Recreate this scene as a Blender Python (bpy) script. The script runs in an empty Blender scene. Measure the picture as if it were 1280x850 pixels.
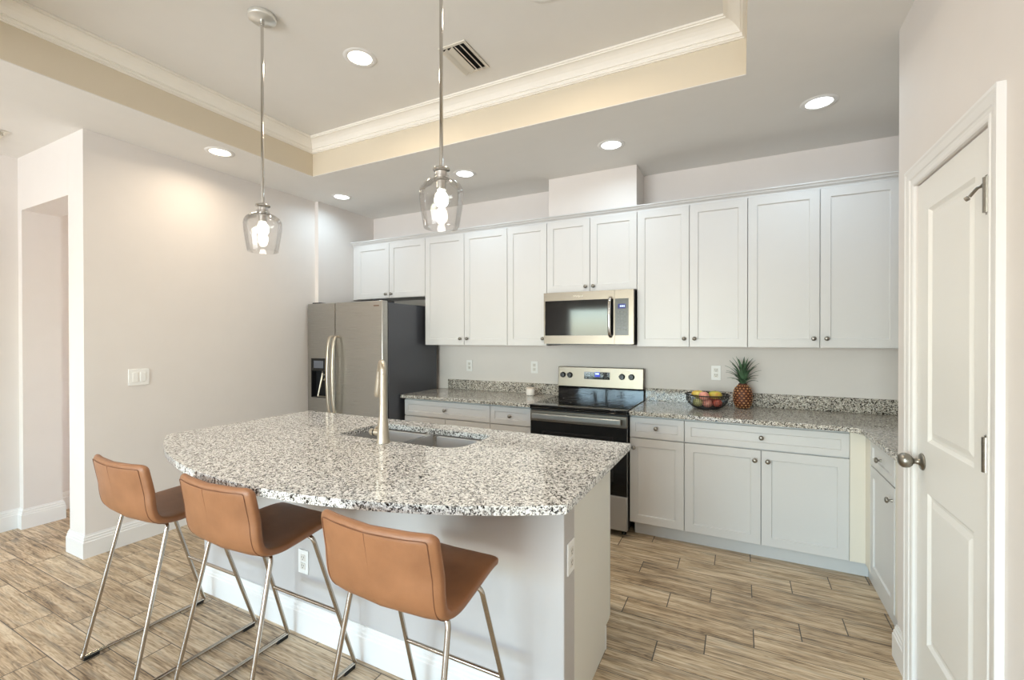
import bpy, bmesh, math, random
from mathutils import Vector, Matrix
from mathutils.geometry import tessellate_polygon
PI = math.pi
random.seed(7)
S = bpy.context.scene
COL = S.collection

# ------------------------------------------------------------------ camera, world, exposure
CAM_H, YAW, PITCH, ROLL, FPX = 1.4424, 0.4702, -0.0049, -0.0011, 563.43
def make_camera():
    cy, sy = math.cos(YAW), math.sin(YAW)
    rt = Vector((cy, sy, 0)); fw = Vector((-sy, cy, 0)); up = Vector((0, 0, 1))
    cp, sp = math.cos(PITCH), math.sin(PITCH)
    fw, up = cp * fw + sp * up, cp * up - sp * fw
    cr, sr = math.cos(ROLL), math.sin(ROLL)
    rt, up = cr * rt + sr * up, cr * up - sr * rt
    cd = bpy.data.cameras.new('camera'); co = bpy.data.objects.new('camera', cd); COL.objects.link(co)
    cd.sensor_fit = 'HORIZONTAL'; cd.sensor_width = 36.0; cd.lens = 36.0 * FPX / 1280.0
    cd.clip_start = 0.02; cd.clip_end = 200
    m = Matrix((rt, up, -fw)).transposed().to_4x4(); m.translation = Vector((0, 0, CAM_H))
    co.matrix_world = m; S.camera = co
make_camera()
S.view_settings.view_transform = 'Standard'; S.view_settings.look = 'None'
S.view_settings.exposure = 0.74; S.view_settings.gamma = 1.0
S.view_settings.use_curve_mapping = False
S.cycles.use_denoising = True
S.cycles.max_bounces = 10; S.cycles.diffuse_bounces = 5; S.cycles.glossy_bounces = 5
S.cycles.transparent_max_bounces = 12; S.cycles.transmission_bounces = 6
S.cycles.caustics_reflective = False; S.cycles.caustics_refractive = False
S.cycles.sample_clamp_indirect = 4.0

SKY, GROUND_FILL = 2.5, 10.5  # lower half of the world glows, added to lift the ceiling
w = bpy.data.worlds.new('world'); S.world = w; w.use_nodes = True
nt = w.node_tree; nt.nodes.clear()
wo = nt.nodes.new('ShaderNodeOutputWorld'); wb = nt.nodes.new('ShaderNodeBackground')
sk = nt.nodes.new('ShaderNodeTexSky'); sk.sky_type = 'NISHITA'; sk.sun_disc = False
sk.sun_elevation = math.radians(50); sk.sun_rotation = math.radians(40)
wb.inputs['Strength'].default_value = 1.0
_tc = nt.nodes.new('ShaderNodeTexCoord'); _sx = nt.nodes.new('ShaderNodeSeparateXYZ'); nt.links.new(_tc.outputs['Generated'], _sx.inputs[0])
_gt = nt.nodes.new('ShaderNodeMath'); _gt.operation = 'GREATER_THAN'; _gt.inputs[1].default_value = -0.01; nt.links.new(_sx.outputs[2], _gt.inputs[0])
_sc = nt.nodes.new('ShaderNodeVectorMath'); _sc.operation = 'SCALE'; _sc.inputs['Scale'].default_value = SKY; nt.links.new(sk.outputs[0], _sc.inputs[0])
_mx = nt.nodes.new('ShaderNodeMix'); _mx.data_type = 'RGBA'; nt.links.new(_gt.outputs[0], _mx.inputs[0])
_mx.inputs[6].default_value = (GROUND_FILL * .93, GROUND_FILL * .93, GROUND_FILL * .97, 1); nt.links.new(_sc.outputs[0], _mx.inputs[7])
nt.links.new(_mx.outputs[2], wb.inputs[0]); nt.links.new(wb.outputs[0], wo.inputs[0])

WARM, NEUTRAL, COOL = (1.0, 0.84, 0.64), (0.86, 0.94, 1.0), (0.66, 0.86, 1.0)
W_COOL, W_WARM, W_TRAY, W_FILL, W_PEND, W_HALL = 1.9, 2.6, 5.0, 7.5, 1.2, 3.0
W_DAY = 150

def add_light(name, kind, loc, energy, color, parent=None, **kw):
    ld = bpy.data.lights.new(name, kind); ld.energy = energy; ld.color = color
    for k, v in kw.items(): setattr(ld, k, v)
    lo = bpy.data.objects.new(name, ld); COL.objects.link(lo)
    if parent: lo.parent = parent; lo.location = Vector(loc) - parent.location
    else: lo.location = loc
    return lo

# ------------------------------------------------------------------ materials
def lin(c):
    c = c / 255.0
    return c / 12.92 if c <= 0.04045 else ((c + 0.055) / 1.055) ** 2.4
def rgb(r, g, b): return (lin(r), lin(g), lin(b), 1.0)

class N:
    """small node helper"""
    def __init__(s, name):
        s.m = bpy.data.materials.new(name); s.m.use_nodes = True
        s.t = s.m.node_tree; s.t.nodes.clear()
        s.out = s.t.nodes.new('ShaderNodeOutputMaterial')
        s.b = s.t.nodes.new('ShaderNodeBsdfPrincipled')
        s.t.links.new(s.b.outputs[0], s.out.inputs[0])
    def n(s, typ, **kw):
        x = s.t.nodes.new(typ)
        for k, v in kw.items(): setattr(x, k, v)
        return x
    def l(s, a, b): s.t.links.new(a, b)
    def val(s, sock, v):
        if hasattr(v, 'is_output') or isinstance(v, bpy.types.NodeSocket): s.l(v, sock)
        else: sock.default_value = v
    def math(s, op, a, b=0.0, c=None):
        x = s.n('ShaderNodeMath', operation=op)
        s.val(x.inputs[0], a); s.val(x.inputs[1], b)
        if c is not None: s.val(x.inputs[2], c)
        return x.outputs[0]
    def ramp(s, fac, stops, interp='LINEAR'):
        r = s.n('ShaderNodeValToRGB'); r.color_ramp.interpolation = interp
        e = r.color_ramp.elements
        while len(e) < len(stops): e.new(0.5)
        for i, (p, c) in enumerate(stops): e[i].position = p; e[i].color = c
        s.val(r.inputs[0], fac); return r.outputs[0]
    def mix(s, fac, a, b, mode='MIX'):
        x = s.n('ShaderNodeMix', data_type='RGBA', blend_type=mode)
        s.val(x.inputs[0], fac); s.val(x.inputs[6], a); s.val(x.inputs[7], b)
        return x.outputs[2]
    def coord(s, scale=(1, 1, 1), which='Object'):
        tc = s.n('ShaderNodeTexCoord'); mp = s.n('ShaderNodeMapping')
        mp.inputs['Scale'].default_value = scale
        s.l(tc.outputs[which], mp.inputs[0]); return mp.outputs[0]
    def noise(s, vec, scale, detail=3, rough=0.5, out=0):
        x = s.n('ShaderNodeTexNoise'); x.inputs['Scale'].default_value = scale
        x.inputs['Detail'].default_value = detail; x.inputs['Roughness'].default_value = rough
        s.l(vec, x.inputs['Vector']); return x.outputs[out]
    def bump(s, h, strength=0.1, dist=0.002):
        x = s.n('ShaderNodeBump'); x.inputs['Strength'].default_value = strength
        x.inputs['Distance'].default_value = dist; s.l(h, x.inputs['Height'])
        s.l(x.outputs[0], s.b.inputs['Normal'])
    def set(s, **kw):
        for k, v in kw.items():
            s.val(s.b.inputs[k.replace('_', ' ')], v)
        return s

def simple(name, col, rough=0.5, metal=0.0, bump=0.0, bscale=200, spec=0.5, var=0.0):
    a = N(name); a.set(Roughness=rough, Metallic=metal)
    a.b.inputs['Specular IOR Level'].default_value = spec
    v = a.coord()
    if var:
        f = a.noise(v, 6, 4)
        d = tuple(max(0, c * (1 - var)) for c in col[:3]) + (1,)
        e = tuple(min(1, c * (1 + var)) for c in col[:3]) + (1,)
        a.l(a.ramp(f, [(0.3, d), (0.7, e)]), a.b.inputs['Base Color'])
    else: a.set(Base_Color=col)
    if bump: a.bump(a.noise(v, bscale, 2), bump, 0.001)
    return a.m

M = {}
M['wall'] = simple('wall_paint', rgb(225, 219, 214), 0.75, bump=0.12, bscale=140, var=0.01)
M['ceiling'] = simple('ceiling_paint', rgb(228, 225, 220), 0.85, bump=0.1, bscale=120, var=0.01)
M['tray'] = simple('tray_face_paint', rgb(214, 202, 181), 0.75, bump=0.1, bscale=140)
M['trim'] = simple('white_trim_paint', rgb(232, 230, 227), 0.35, var=0.01)
M['crown'] = simple('crown_paint', rgb(238, 233, 224), 0.45, var=0.01)
M['door'] = simple('door_paint', rgb(234, 232, 227), 0.38, bump=0.04, bscale=90)
M['cab'] = simple('cabinet_white_lacquer', rgb(208, 207, 205), 0.38, var=0.006)
M['filler_cream'] = simple('cream_filler_panel', rgb(222, 216, 203), 0.4)  # filler strips tinted creamer than the cabinet fronts
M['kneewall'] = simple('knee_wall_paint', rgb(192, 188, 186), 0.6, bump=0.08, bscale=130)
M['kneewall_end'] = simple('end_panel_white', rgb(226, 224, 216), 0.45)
M['plate'] = simple('white_plastic', rgb(240, 239, 236), 0.35)
M['slot'] = simple('dark_slot', rgb(60, 58, 55), 0.6)
M['nickel'] = simple('satin_nickel', rgb(150, 145, 136), 0.32, 1.0)
M['faucet'] = simple('brushed_nickel_faucet', rgb(205, 196, 180), 0.34, 1.0)
M['chrome'] = simple('polished_chrome', rgb(205, 203, 200), 0.10, 1.0)
M['legmetal'] = simple('chromed_leg_steel', rgb(186, 178, 168), 0.14, 1.0)
M['rubber'] = simple('black_rubber', rgb(22, 22, 22), 0.5)
M['canopy'] = simple('canopy_satin_chrome', rgb(228, 228, 224), 0.3, 0.7)
M['blackglass'] = simple('black_ceramic_glass', rgb(8, 9, 11), 0.06, spec=0.6)
M['blackplastic'] = simple('black_plastic', rgb(24, 24, 26), 0.35)
M['panelgrey'] = simple('control_panel_grey', rgb(52, 52, 48), 0.25)
M['button'] = simple('button_print', rgb(150, 150, 145), 0.5)
M['fridgeside'] = simple('charcoal_fridge_side', rgb(84, 86, 92), 0.30, 0.35, bump=0.05, bscale=300)
M['candle'] = simple('cream_jar', rgb(246, 240, 234), 0.4)
M['wax'] = simple('pale_wax', rgb(240, 226, 214), 0.5)
M['vent'] = simple('vent_white_metal', rgb(226, 220, 208), 0.45)
M['dark'] = simple('dark_void', rgb(18, 18, 18), 0.9)
M['outlet_almond'] = simple('outlet_off_white', rgb(226, 222, 214), 0.4)

def brushed(name, col, rough, axis):
    a = N(name); a.set(Metallic=1.0)
    sc = {'z': (400, 400, 3), 'x': (3, 400, 400), 'y': (400, 3, 400)}[axis]
    v = a.coord(sc); f = a.noise(v, 1.0, 3)
    a.l(a.ramp(f, [(0.3, tuple(c * 0.96 for c in col[:3]) + (1,)), (0.7, col)]), a.b.inputs['Base Color'])
    r = a.math('MULTIPLY_ADD', f, 0.05, rough - 0.025); a.l(r, a.b.inputs['Roughness'])
    a.bump(f, 0.05, 0.0005)
    return a.m
M['steel'] = brushed('brushed_stainless', rgb(130, 122, 111), 0.34, 'x')
M['steelfridge'] = brushed('brushed_stainless_fridge', rgb(182, 180, 175), 0.28, 'x')
M['sink'] = brushed('sink_stainless', rgb(205, 203, 200), 0.25, 'x')

def emis(name, col, strength):
    a = N(name); a.set(Base_Color=(0, 0, 0, 1), Emission_Color=col, Emission_Strength=strength); return a.m
M['lens_cool'] = emis('downlight_lens_cool', (0.93, 0.98, 1, 1), 4)
M['lens_warm'] = emis('downlight_lens_warm', (1, 0.93, 0.80, 1), 4)
M['bulb'] = emis('bulb_glow', (1, 0.91, 0.80, 1), 16)
M['lcd'] = emis('blue_display', (0.03, 0.06, 0.75, 1), 0.5)
M['lcddim'] = emis('dim_blue_display', (0.02, 0.04, 0.35, 1), 0.35)
M['digit'] = emis('display_segments', (0.55, 0.7, 1, 1), 1.6)

def leather():
    a = N('tan_leather'); v = a.coord()
    big = a.noise(v, 7, 4, 0.6)
    a.l(a.ramp(big, [(0.3, rgb(138, 93, 61)), (0.7, rgb(158, 109, 74))]), a.b.inputs['Base Color'])
    a.set(Roughness=0.42)
    vo = a.n('ShaderNodeTexVoronoi'); vo.inputs['Scale'].default_value = 420; a.l(v, vo.inputs['Vector'])
    h = a.math('ADD', vo.outputs['Distance'], a.math('MULTIPLY', a.noise(v, 16, 3), 3.0))
    a.bump(h, 0.16, 0.002)
    return a.m
M['leather'] = leather()
M['seam'] = simple('leather_seam', rgb(118, 76, 50), 0.6)

def granite(name, chip, tone, rough=0.08):
    a = N(name); v = a.coord()
    nz = a.noise(v, 60, 3, 0.6, out=1)
    dv = a.n('ShaderNodeMix', data_type='RGBA', blend_type='LINEAR_LIGHT'); dv.inputs[0].default_value = 0.012
    a.l(v, dv.inputs[6]); a.l(nz, dv.inputs[7])
    vo = a.n('ShaderNodeTexVoronoi'); vo.inputs['Scale'].default_value = chip; a.l(dv.outputs[2], vo.inputs['Vector'])
    sp = a.n('ShaderNodeSeparateColor'); a.l(vo.outputs['Color'], sp.inputs[0])
    T = tone
    c = a.ramp(sp.outputs[0], [(0.0, rgb(*T[0])), (0.13, rgb(*T[1])), (0.26, rgb(*T[2])), (0.41, rgb(*T[3])), (0.62, rgb(*T[4])), (0.85, rgb(*T[5]))], 'CONSTANT')
    v2 = a.n('ShaderNodeTexVoronoi'); v2.inputs['Scale'].default_value = chip * 2.1; a.l(dv.outputs[2], v2.inputs['Vector'])
    s2 = a.n('ShaderNodeSeparateColor'); a.l(v2.outputs['Color'], s2.inputs[0])
    m1 = a.math('LESS_THAN', s2.outputs[1], 0.10)
    c = a.mix(m1, c, rgb(*T[1]))
    m2 = a.math('GREATER_THAN', s2.outputs[1], 0.88)
    c = a.mix(m2, c, rgb(*T[5]))
    a.l(c, a.b.inputs['Base Color']); a.set(Roughness=rough)
    return a.m
M['granite'] = granite('speckled_granite', 160, [(30, 29, 28), (92, 88, 84), (160, 155, 148), (216, 212, 206), (234, 231, 225), (248, 246, 242)])
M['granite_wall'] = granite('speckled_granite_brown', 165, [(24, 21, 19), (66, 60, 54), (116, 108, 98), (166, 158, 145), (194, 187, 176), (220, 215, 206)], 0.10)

def wood_tile():
    a = N('wood_look_plank_tile')
    tc = a.n('ShaderNodeTexCoord'); sp = a.n('ShaderNodeSeparateXYZ'); a.l(tc.outputs['Object'], sp.inputs[0])
    X, Y = sp.outputs[0], sp.outputs[1]
    RH, TL = 0.1507, 0.6135
    ry = a.math('DIVIDE', a.math('SUBTRACT', Y, 2.218), RH); row = a.math('FLOOR', ry); fy = a.math('SUBTRACT', ry, row)
    xo = a.math('DIVIDE', a.math('SUBTRACT', a.math('ADD', X, 0.15), a.math('MULTIPLY', row, 0.2045)), TL)
    colr = a.math('FLOOR', xo); fx = a.math('SUBTRACT', xo, colr)
    gy, gx = 0.015, 0.0055
    edge = a.math('MAXIMUM', a.math('MAXIMUM', a.math('LESS_THAN', fy, gy), a.math('GREATER_THAN', fy, 1 - gy * 0.5)),
                  a.math('MAXIMUM', a.math('LESS_THAN', fx, gx), a.math('GREATER_THAN', fx, 1 - gx * 0.5)))
    cb = a.n('ShaderNodeCombineXYZ'); a.l(row, cb.inputs[0]); a.l(colr, cb.inputs[1])
    wn = a.n('ShaderNodeTexWhiteNoise', noise_dimensions='3D'); a.l(cb.outputs[0], wn.inputs['Vector'])
    rnd = wn.outputs['Value']; rs = a.n('ShaderNodeSeparateColor'); a.l(wn.outputs['Color'], rs.inputs[0])
    # grain space: stretched along x, shifted per plank
    g = a.n('ShaderNodeCombineXYZ')
    a.l(a.math('ADD', a.math('MULTIPLY', X, 1.0), a.math('MULTIPLY', rs.outputs[0], 37.0)), g.inputs[0])
    a.l(a.math('ADD', a.math('MULTIPLY', Y, 10.0), a.math('MULTIPLY', rs.outputs[1], 53.0)), g.inputs[1])
    big = a.noise(g.outputs[0], 2.6, 5, 0.62)
    # rings: sine over distorted noise -> cathedral grain
    ring = a.math('SINE', a.math('MULTIPLY', a.noise(g.outputs[0], 1.7, 3, 0.55), 95.0))
    ring = a.math('MULTIPLY_ADD', ring, 0.5, 0.5)
    g2 = a.n('ShaderNodeCombineXYZ')
    a.l(a.math('ADD', a.math('MULTIPLY', X, 4.0), a.math('MULTIPLY', rnd, 91.0)), g2.inputs[0]); a.l(a.math('MULTIPLY', Y, 115.0), g2.inputs[1])
    fine = a.noise(g2.outputs[0], 1.0, 3, 0.6)
    f = a.math('ADD', a.math('MULTIPLY', big, 0.82), a.math('MULTIPLY', a.math('POWER', ring, 2.0), -0.10))
    f = a.math('ADD', f, a.math('MULTIPLY', fine, 0.60))
    f = a.math('ADD', f, a.math('MULTIPLY', rnd, 0.12))
    c = a.ramp(f, [(0.50, rgb(100, 81, 61)), (0.61, rgb(154, 130, 101)), (0.74, rgb(192, 168, 136)), (0.90, rgb(220, 202, 174))])
    grey = a.noise(g.outputs[0], 3.7, 4, 0.6)
    c = a.mix(a.ramp(grey, [(0.50, (0, 0, 0, 1)), (0.68, (0.55, 0.55, 0.55, 1))]), c, rgb(128, 120, 108))
    c = a.mix(edge, c, rgb(74, 66, 58))
    a.l(c, a.b.inputs['Base Color'])
    a.l(a.math('MULTIPLY_ADD', fine, 0.2, 0.30), a.b.inputs['Roughness'])
    h = a.math('SUBTRACT', a.math('MULTIPLY', fine, 0.15), edge)
    a.bump(h, 0.35, 0.001)
    return a.m
M['floor'] = wood_tile()

def thin_glass(name, tint, refl=1.0, veil=0.0):
    a = N(name); t = a.t; t.nodes.remove(a.b)
    tr = a.n('ShaderNodeBsdfTransparent'); tr.inputs[0].default_value = tint
    gl = a.n('ShaderNodeBsdfGlossy'); gl.inputs['Roughness'].default_value = 0.02
    lw = a.n('ShaderNodeLayerWeight'); lw.inputs[0].default_value = 0.22
    f = a.math('MULTIPLY_ADD', lw.outputs['Fresnel'], 0.85 * refl, 0.03)
    mx = a.n('ShaderNodeMixShader'); a.l(f, mx.inputs[0]); a.l(tr.outputs[0], mx.inputs[1]); a.l(gl.outputs[0], mx.inputs[2])
    a.l(mx.outputs[0], a.out.inputs[0]); return a.m
M['smokeglass'] = thin_glass('smoky_shade_glass', (0.975, 0.972, 0.968, 1), 0.55)
M['pane'] = thin_glass('window_pane_glass', (0.96, 0.98, 0.97, 1), 0.6)

# ------------------------------------------------------------------ mesh builder
class MB:
    def __init__(s): s.v = []; s.f = []; s.sm = []
    def add(s, vs, fs, smooth=False):
        o = len(s.v); s.v += [Vector(p) for p in vs]
        for f in fs: s.f.append([o + i for i in f]); s.sm.append(smooth)
        return s
    def box(s, x0, x1, y0, y1, z0, z1):
        x0, x1 = sorted((x0, x1)); y0, y1 = sorted((y0, y1)); z0, z1 = sorted((z0, z1))
        vs = [(x0, y0, z0), (x1, y0, z0), (x1, y1, z0), (x0, y1, z0), (x0, y0, z1), (x1, y0, z1), (x1, y1, z1), (x0, y1, z1)]
        return s.add(vs, [(0, 3, 2, 1), (4, 5, 6, 7), (0, 1, 5, 4), (1, 2, 6, 5), (2, 3, 7, 6), (3, 0, 4, 7)])
    def tube(s, pts, r, seg=12, closed=False, cap=True):
        pts = [Vector(p) for p in pts]; n = len(pts)
        rad = r if isinstance(r, (list, tuple)) else [r] * n
        rings = []; u = None
        for i in range(n):
            if closed: t = (pts[(i + 1) % n] - pts[i - 1])
            else: t = pts[min(i + 1, n - 1)] - pts[max(i - 1, 0)]
            t.normalize()
            if u is None:
                u = t.orthogonal().normalized()
            else:
                u = (u - t * u.dot(t)); u = u.normalized() if u.length > 1e-6 else t.orthogonal().normalized()
            vv = t.cross(u)
            rings.append([pts[i] + (u * math.cos(a) + vv * math.sin(a)) * rad[i] for a in [2 * PI * k / seg for k in range(seg)]])
        vs = [p for R in rings for p in R]; fs = []
        m = n if closed else n - 1
        for i in range(m):
            j = (i + 1) % n
            for k in range(seg):
                k2 = (k + 1) % seg
                fs.append((i * seg + k, i * seg + k2, j * seg + k2, j * seg + k))
        s.add(vs, fs, True)
        if cap and not closed:
            s.add(rings[0], [tuple(reversed(range(seg)))]); s.add(rings[-1], [tuple(range(seg))])
        return s
    def lathe(s, prof, c, axis=(0, 0, 1), seg=32, smooth=True, close=False):
        """prof: list of (radius, height along axis)"""
        ax = Vector(axis).normalized(); u = ax.orthogonal().normalized(); vv = ax.cross(u); c = Vector(c)
        vs = []; fs = []
        for (r, h) in prof:
            for k in range(seg):
                a = 2 * PI * k / seg
                vs.append(c + ax * h + (u * math.cos(a) + vv * math.sin(a)) * max(r, 1e-5))
        m = len(prof) if close else len(prof) - 1
        for i in range(m):
            j = (i + 1) % len(prof)
            for k in range(seg):
                k2 = (k + 1) % seg
                fs.append((i * seg + k, i * seg + k2, j * seg + k2, j * seg + k))
        return s.add(vs, fs, smooth)
    def ball(s, c, rx, ry, rz, seg=16, rings=10, fn=None):
        vs = []; fs = []
        for i in range(rings + 1):
            th = PI * i / rings
            for k in range(seg):
                ph = 2 * PI * k / seg
                p = Vector((math.sin(th) * math.cos(ph), math.sin(th) * math.sin(ph), math.cos(th)))
                if fn: p = fn(p)
                vs.append((c[0] + p.x * rx, c[1] + p.y * ry, c[2] + p.z * rz))
        for i in range(rings):
            for k in range(seg):
                k2 = (k + 1) % seg
                fs.append((i * seg + k, (i + 1) * seg + k, (i + 1) * seg + k2, i * seg + k2))
        return s.add(vs, fs, True)
    def prism(s, poly, z0, z1, hole=None):
        loops = [poly] + ([hole] if hole else [])
        tris = tessellate_polygon([[Vector((p[0], p[1], 0)) for p in L] for L in loops])
        flat = [p for L in loops for p in L]; n = len(flat)
        vs = [(p[0], p[1], z0) for p in flat] + [(p[0], p[1], z1) for p in flat]
        fs = [tuple(reversed(t)) for t in tris] + [tuple(i + n for i in t) for t in tris]
        o = 0
        for L in loops:
            for i in range(len(L)):
                j = (i + 1) % len(L); fs.append((o + i, o + j, n + o + j, n + o + i))
            o += len(L)
        return s.add(vs, fs)
    def sweep(s, path, prof, fn, closed=False, cap=True):
        """path: 2D points; prof: (offset to the left of travel, height); fn(px,py,h)->xyz"""
        P = [Vector(p) for p in path]; n = len(P); rings = []
        for i in range(n):
            a = P[i] - P[i - 1] if (i > 0 or closed) else None
            b = P[(i + 1) % n] - P[i] if (i < n - 1 or closed) else None
            na = Vector((-a.y, a.x)).normalized() if a is not None else None
            nb = Vector((-b.y, b.x)).normalized() if b is not None else None
            if na is None: m = nb
            elif nb is None: m = na
            else:
                m = (na + nb); m = m / max(1e-6, m.dot(na))
            rings.append([fn(P[i].x + m.x * o, P[i].y + m.y * o, h) for (o, h) in prof])
        k = len(prof); vs = [p for R in rings for p in R]; fs = []
        for i in range(n if closed else n - 1):
            j = (i + 1) % n
            for q in range(k - 1):
                fs.append((i * k + q, j * k + q, j * k + q + 1, i * k + q + 1))
        s.add(vs, fs)
        if cap and not closed:
            s.add(rings[0], [tuple(range(k))]); s.add(rings[-1], [tuple(reversed(range(k)))])
        return s
    def build(s, name, mat, parent=None, bevel=0.0, seg=2, autosmooth=False, sub=0):
        me = bpy.data.meshes.new(name)
        off = world_loc(parent) if parent else Vector((0, 0, 0))
        me.from_pydata([tuple(p - off) for p in s.v], [], s.f); me.validate()
        bm = bmesh.new(); bm.from_mesh(me)
        bmesh.ops.remove_doubles(bm, verts=bm.verts, dist=1e-6)
        bmesh.ops.recalc_face_normals(bm, faces=bm.faces)
        bm.to_mesh(me); bm.free()
        anys = any(s.sm)
        if anys:
            for p in me.polygons: p.use_smooth = True
            try: me.set_sharp_from_angle(angle=math.radians(50))
            except Exception: pass
        me.materials.append(M[mat] if isinstance(mat, str) else mat)
        o = bpy.data.objects.new(name, me); COL.objects.link(o)
        if parent: o.parent = parent
        if bevel:
            b = o.modifiers.new('bevel', 'BEVEL'); b.width = bevel; b.segments = seg; b.limit_method = 'ANGLE'; b.angle_limit = math.radians(40)
            if not anys:
                for p in me.polygons: p.use_smooth = True
                try: me.set_sharp_from_angle(angle=math.radians(35))
                except Exception: pass
        if sub:
            b = o.modifiers.new('sub', 'SUBSURF'); b.levels = sub; b.render_levels = sub
        return o

def world_loc(o):
    v = Vector((0, 0, 0))
    while o is not None:
        v += o.location; o = o.parent
    return v
def box(*a): return MB().box(*a)
def tag(o, label, cat, group=None, kind=None):
    o['label'] = label; o['category'] = cat
    if group: o['group'] = group
    if kind: o['kind'] = kind
    return o
def thing(name, loc, label, cat, group=None):
    o = bpy.data.objects.new(name, None); COL.objects.link(o); o.location = loc
    o.empty_display_size = 0.1
    return tag(o, label, cat, group)
def struct(mb, name, mat, bevel=0.0, parent=None):
    o = mb.build(name, mat, parent, bevel); o['kind'] = 'structure'; return o
def copy_tree(o, parent=None):
    c = o.copy(); COL.objects.link(c)
    if parent: c.parent = parent
    for ch in list(o.children): copy_tree(ch, c)
    return c
def catmull(P, n=8):
    P = [Vector(p) for p in P]; out = []
    for i in range(len(P) - 1):
        p0 = P[max(i - 1, 0)]; p1 = P[i]; p2 = P[i + 1]; p3 = P[min(i + 2, len(P) - 1)]
        for k in range(n):
            t = k / n
            out.append(0.5 * ((2 * p1) + (p2 - p0) * t + (2 * p0 - 5 * p1 + 4 * p2 - p3) * t * t + (3 * p1 - p0 - 3 * p2 + p3) * t ** 3))
    out.append(P[-1]); return out
def fillet(pts, r, n=6):
    """round the inner corners of a 3D polyline"""
    P = [Vector(p) for p in pts]; out = [P[0]]
    for i in range(1, len(P) - 1):
        a = (P[i - 1] - P[i]); b = (P[i + 1] - P[i]); d = min(r, a.length * .49, b.length * .49)
        s0 = P[i] + a.normalized() * d; s1 = P[i] + b.normalized() * d
        for k in range(n + 1):
            t = k / n; out.append(s0 * (1 - t) ** 2 + P[i] * 2 * t * (1 - t) + s1 * t * t)
    out.append(P[-1]); return out
def rrect(x0, x1, y0, y1, r, n=6):
    out = []
    rr = r if isinstance(r, (list, tuple)) else [r] * 4
    for (cx, cy, a0), q in zip([(x0, y0, PI), (x1, y0, 1.5 * PI), (x1, y1, 0), (x0, y1, .5 * PI)], rr):
        sx = 1 if cx == x0 else -1; sy = 1 if cy == y0 else -1
        for k in range(n + 1):
            a = a0 + k / n * PI / 2
            out.append((cx + sx * q + q * math.cos(a), cy + sy * q + q * math.sin(a)))
    return out

# ------------------------------------------------------------------ measures
ZL, ZH = 2.812, 3.10               # lower ceiling, tray ceiling
WL, WL2, WLS, WLN = -3.833, -3.785, 3.157, 1.36
WR, WRE = 0.628, 2.583
YB = 3.922                          # kitchen back wall
XA = 1.26                           # alcove right wall
YREAR = -4.6
XW = -4.911                         # outer left wall of the living side
HY = 4.6

# ------------------------------------------------------------------ room shell
struct(box(-6.6, 1.5, YREAR - .2, HY + .2, -0.12, 0), 'floor', 'floor')
TX0, TX1, TY0, TY1 = -3.2454, 0.0215, 0.35, 2.6534
c = MB()
g = .04
c.box(-6.6, TX0 - g, YREAR - .2, HY + .2, ZL, ZL + .06); c.box(TX1 + g, 1.5, YREAR - .2, HY + .2, ZL, ZL + .06)
c.box(TX0 - g, TX1 + g, YREAR - .2, TY0 - g, ZL, ZL + .06); c.box(TX0 - g, TX1 + g, TY1 + g, HY + .2, ZL, ZL + .06)
c.box(TX0 - g, TX0, TY0 - g, TY1 + g, ZL, ZL + .004).box(TX1, TX1 + g, TY0 - g, TY1 + g, ZL, ZL + .004).box(TX0, TX1, TY1, TY1 + g, ZL, ZL + .004).box(TX0, TX1, TY0 - g, TY0, ZL, ZL + .004)
struct(c, 'ceiling', 'ceiling')
struct(box(TX0 - .2, TX1 + .2, TY0 - .2, TY1 + .2, ZH, ZH + .06), 'ceiling_tray', 'ceiling')
c = MB()
zt_ = ZL + .0045
c.box(TX0 - g, TX0, TY0 - g, TY1 + g, zt_, ZH); c.box(TX1, TX1 + g, TY0 - g, TY1 + g, zt_, ZH)
c.box(TX0, TX1, TY1, TY1 + g, zt_, ZH); c.box(TX0, TX1, TY0 - g, TY0, zt_, ZH)
struct(c, 'wall_tray', 'tray')
# crown moulding in the tray
crown = [(0, -.001), (.104, -.001), (.104, -.012), (.096, -.012), (.096, -.020), (.088, -.020), (.080, -.022), (.064, -.030), (.048, -.042), (.036, -.056),
         (.029, -.066), (.029, -.072), (.021, -.072), (.021, -.080), (.018, -.084), (.018, -.092), (.010, -.092), (.010, -.098), (0, -.098)]
c = MB().sweep([(TX0, TY0), (TX1, TY0), (TX1, TY1), (TX0, TY1)], crown, lambda x, y, h: (x, y, ZH + h), closed=True)
struct(c, 'trim_1', 'crown')

struct(box(WL2, XA + .15, YB, YB + .15, 0, ZL), 'wall_back', 'wall')
c = box(WL - .22, WL, WLN, WLS, 0, ZL); c.box(WL - .22, WL2, WLS, YB + .15, 0, ZL)
struct(c, 'wall_left', 'wall')
# wall in plane y=1.36 with the hall opening
c = MB()
c.box(XW, -4.84, WLN, 1.58, 0, ZL); c.box(-4.84, -4.054, WLN, 1.58, 2.41, ZL)
struct(c, 'wall_hall', 'wall')
struct(box(XW - .15, XW, YREAR, 1.58, 0, ZL), 'wall_outer', 'wall')
struct(box(-5.20, -5.08, 1.58, HY, 0, ZL), 'wall_passage', 'wall')
struct(box(-5.20, WL - .22, HY - .1, HY, 0, ZL), 'wall_passage_end', 'wall')
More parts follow.
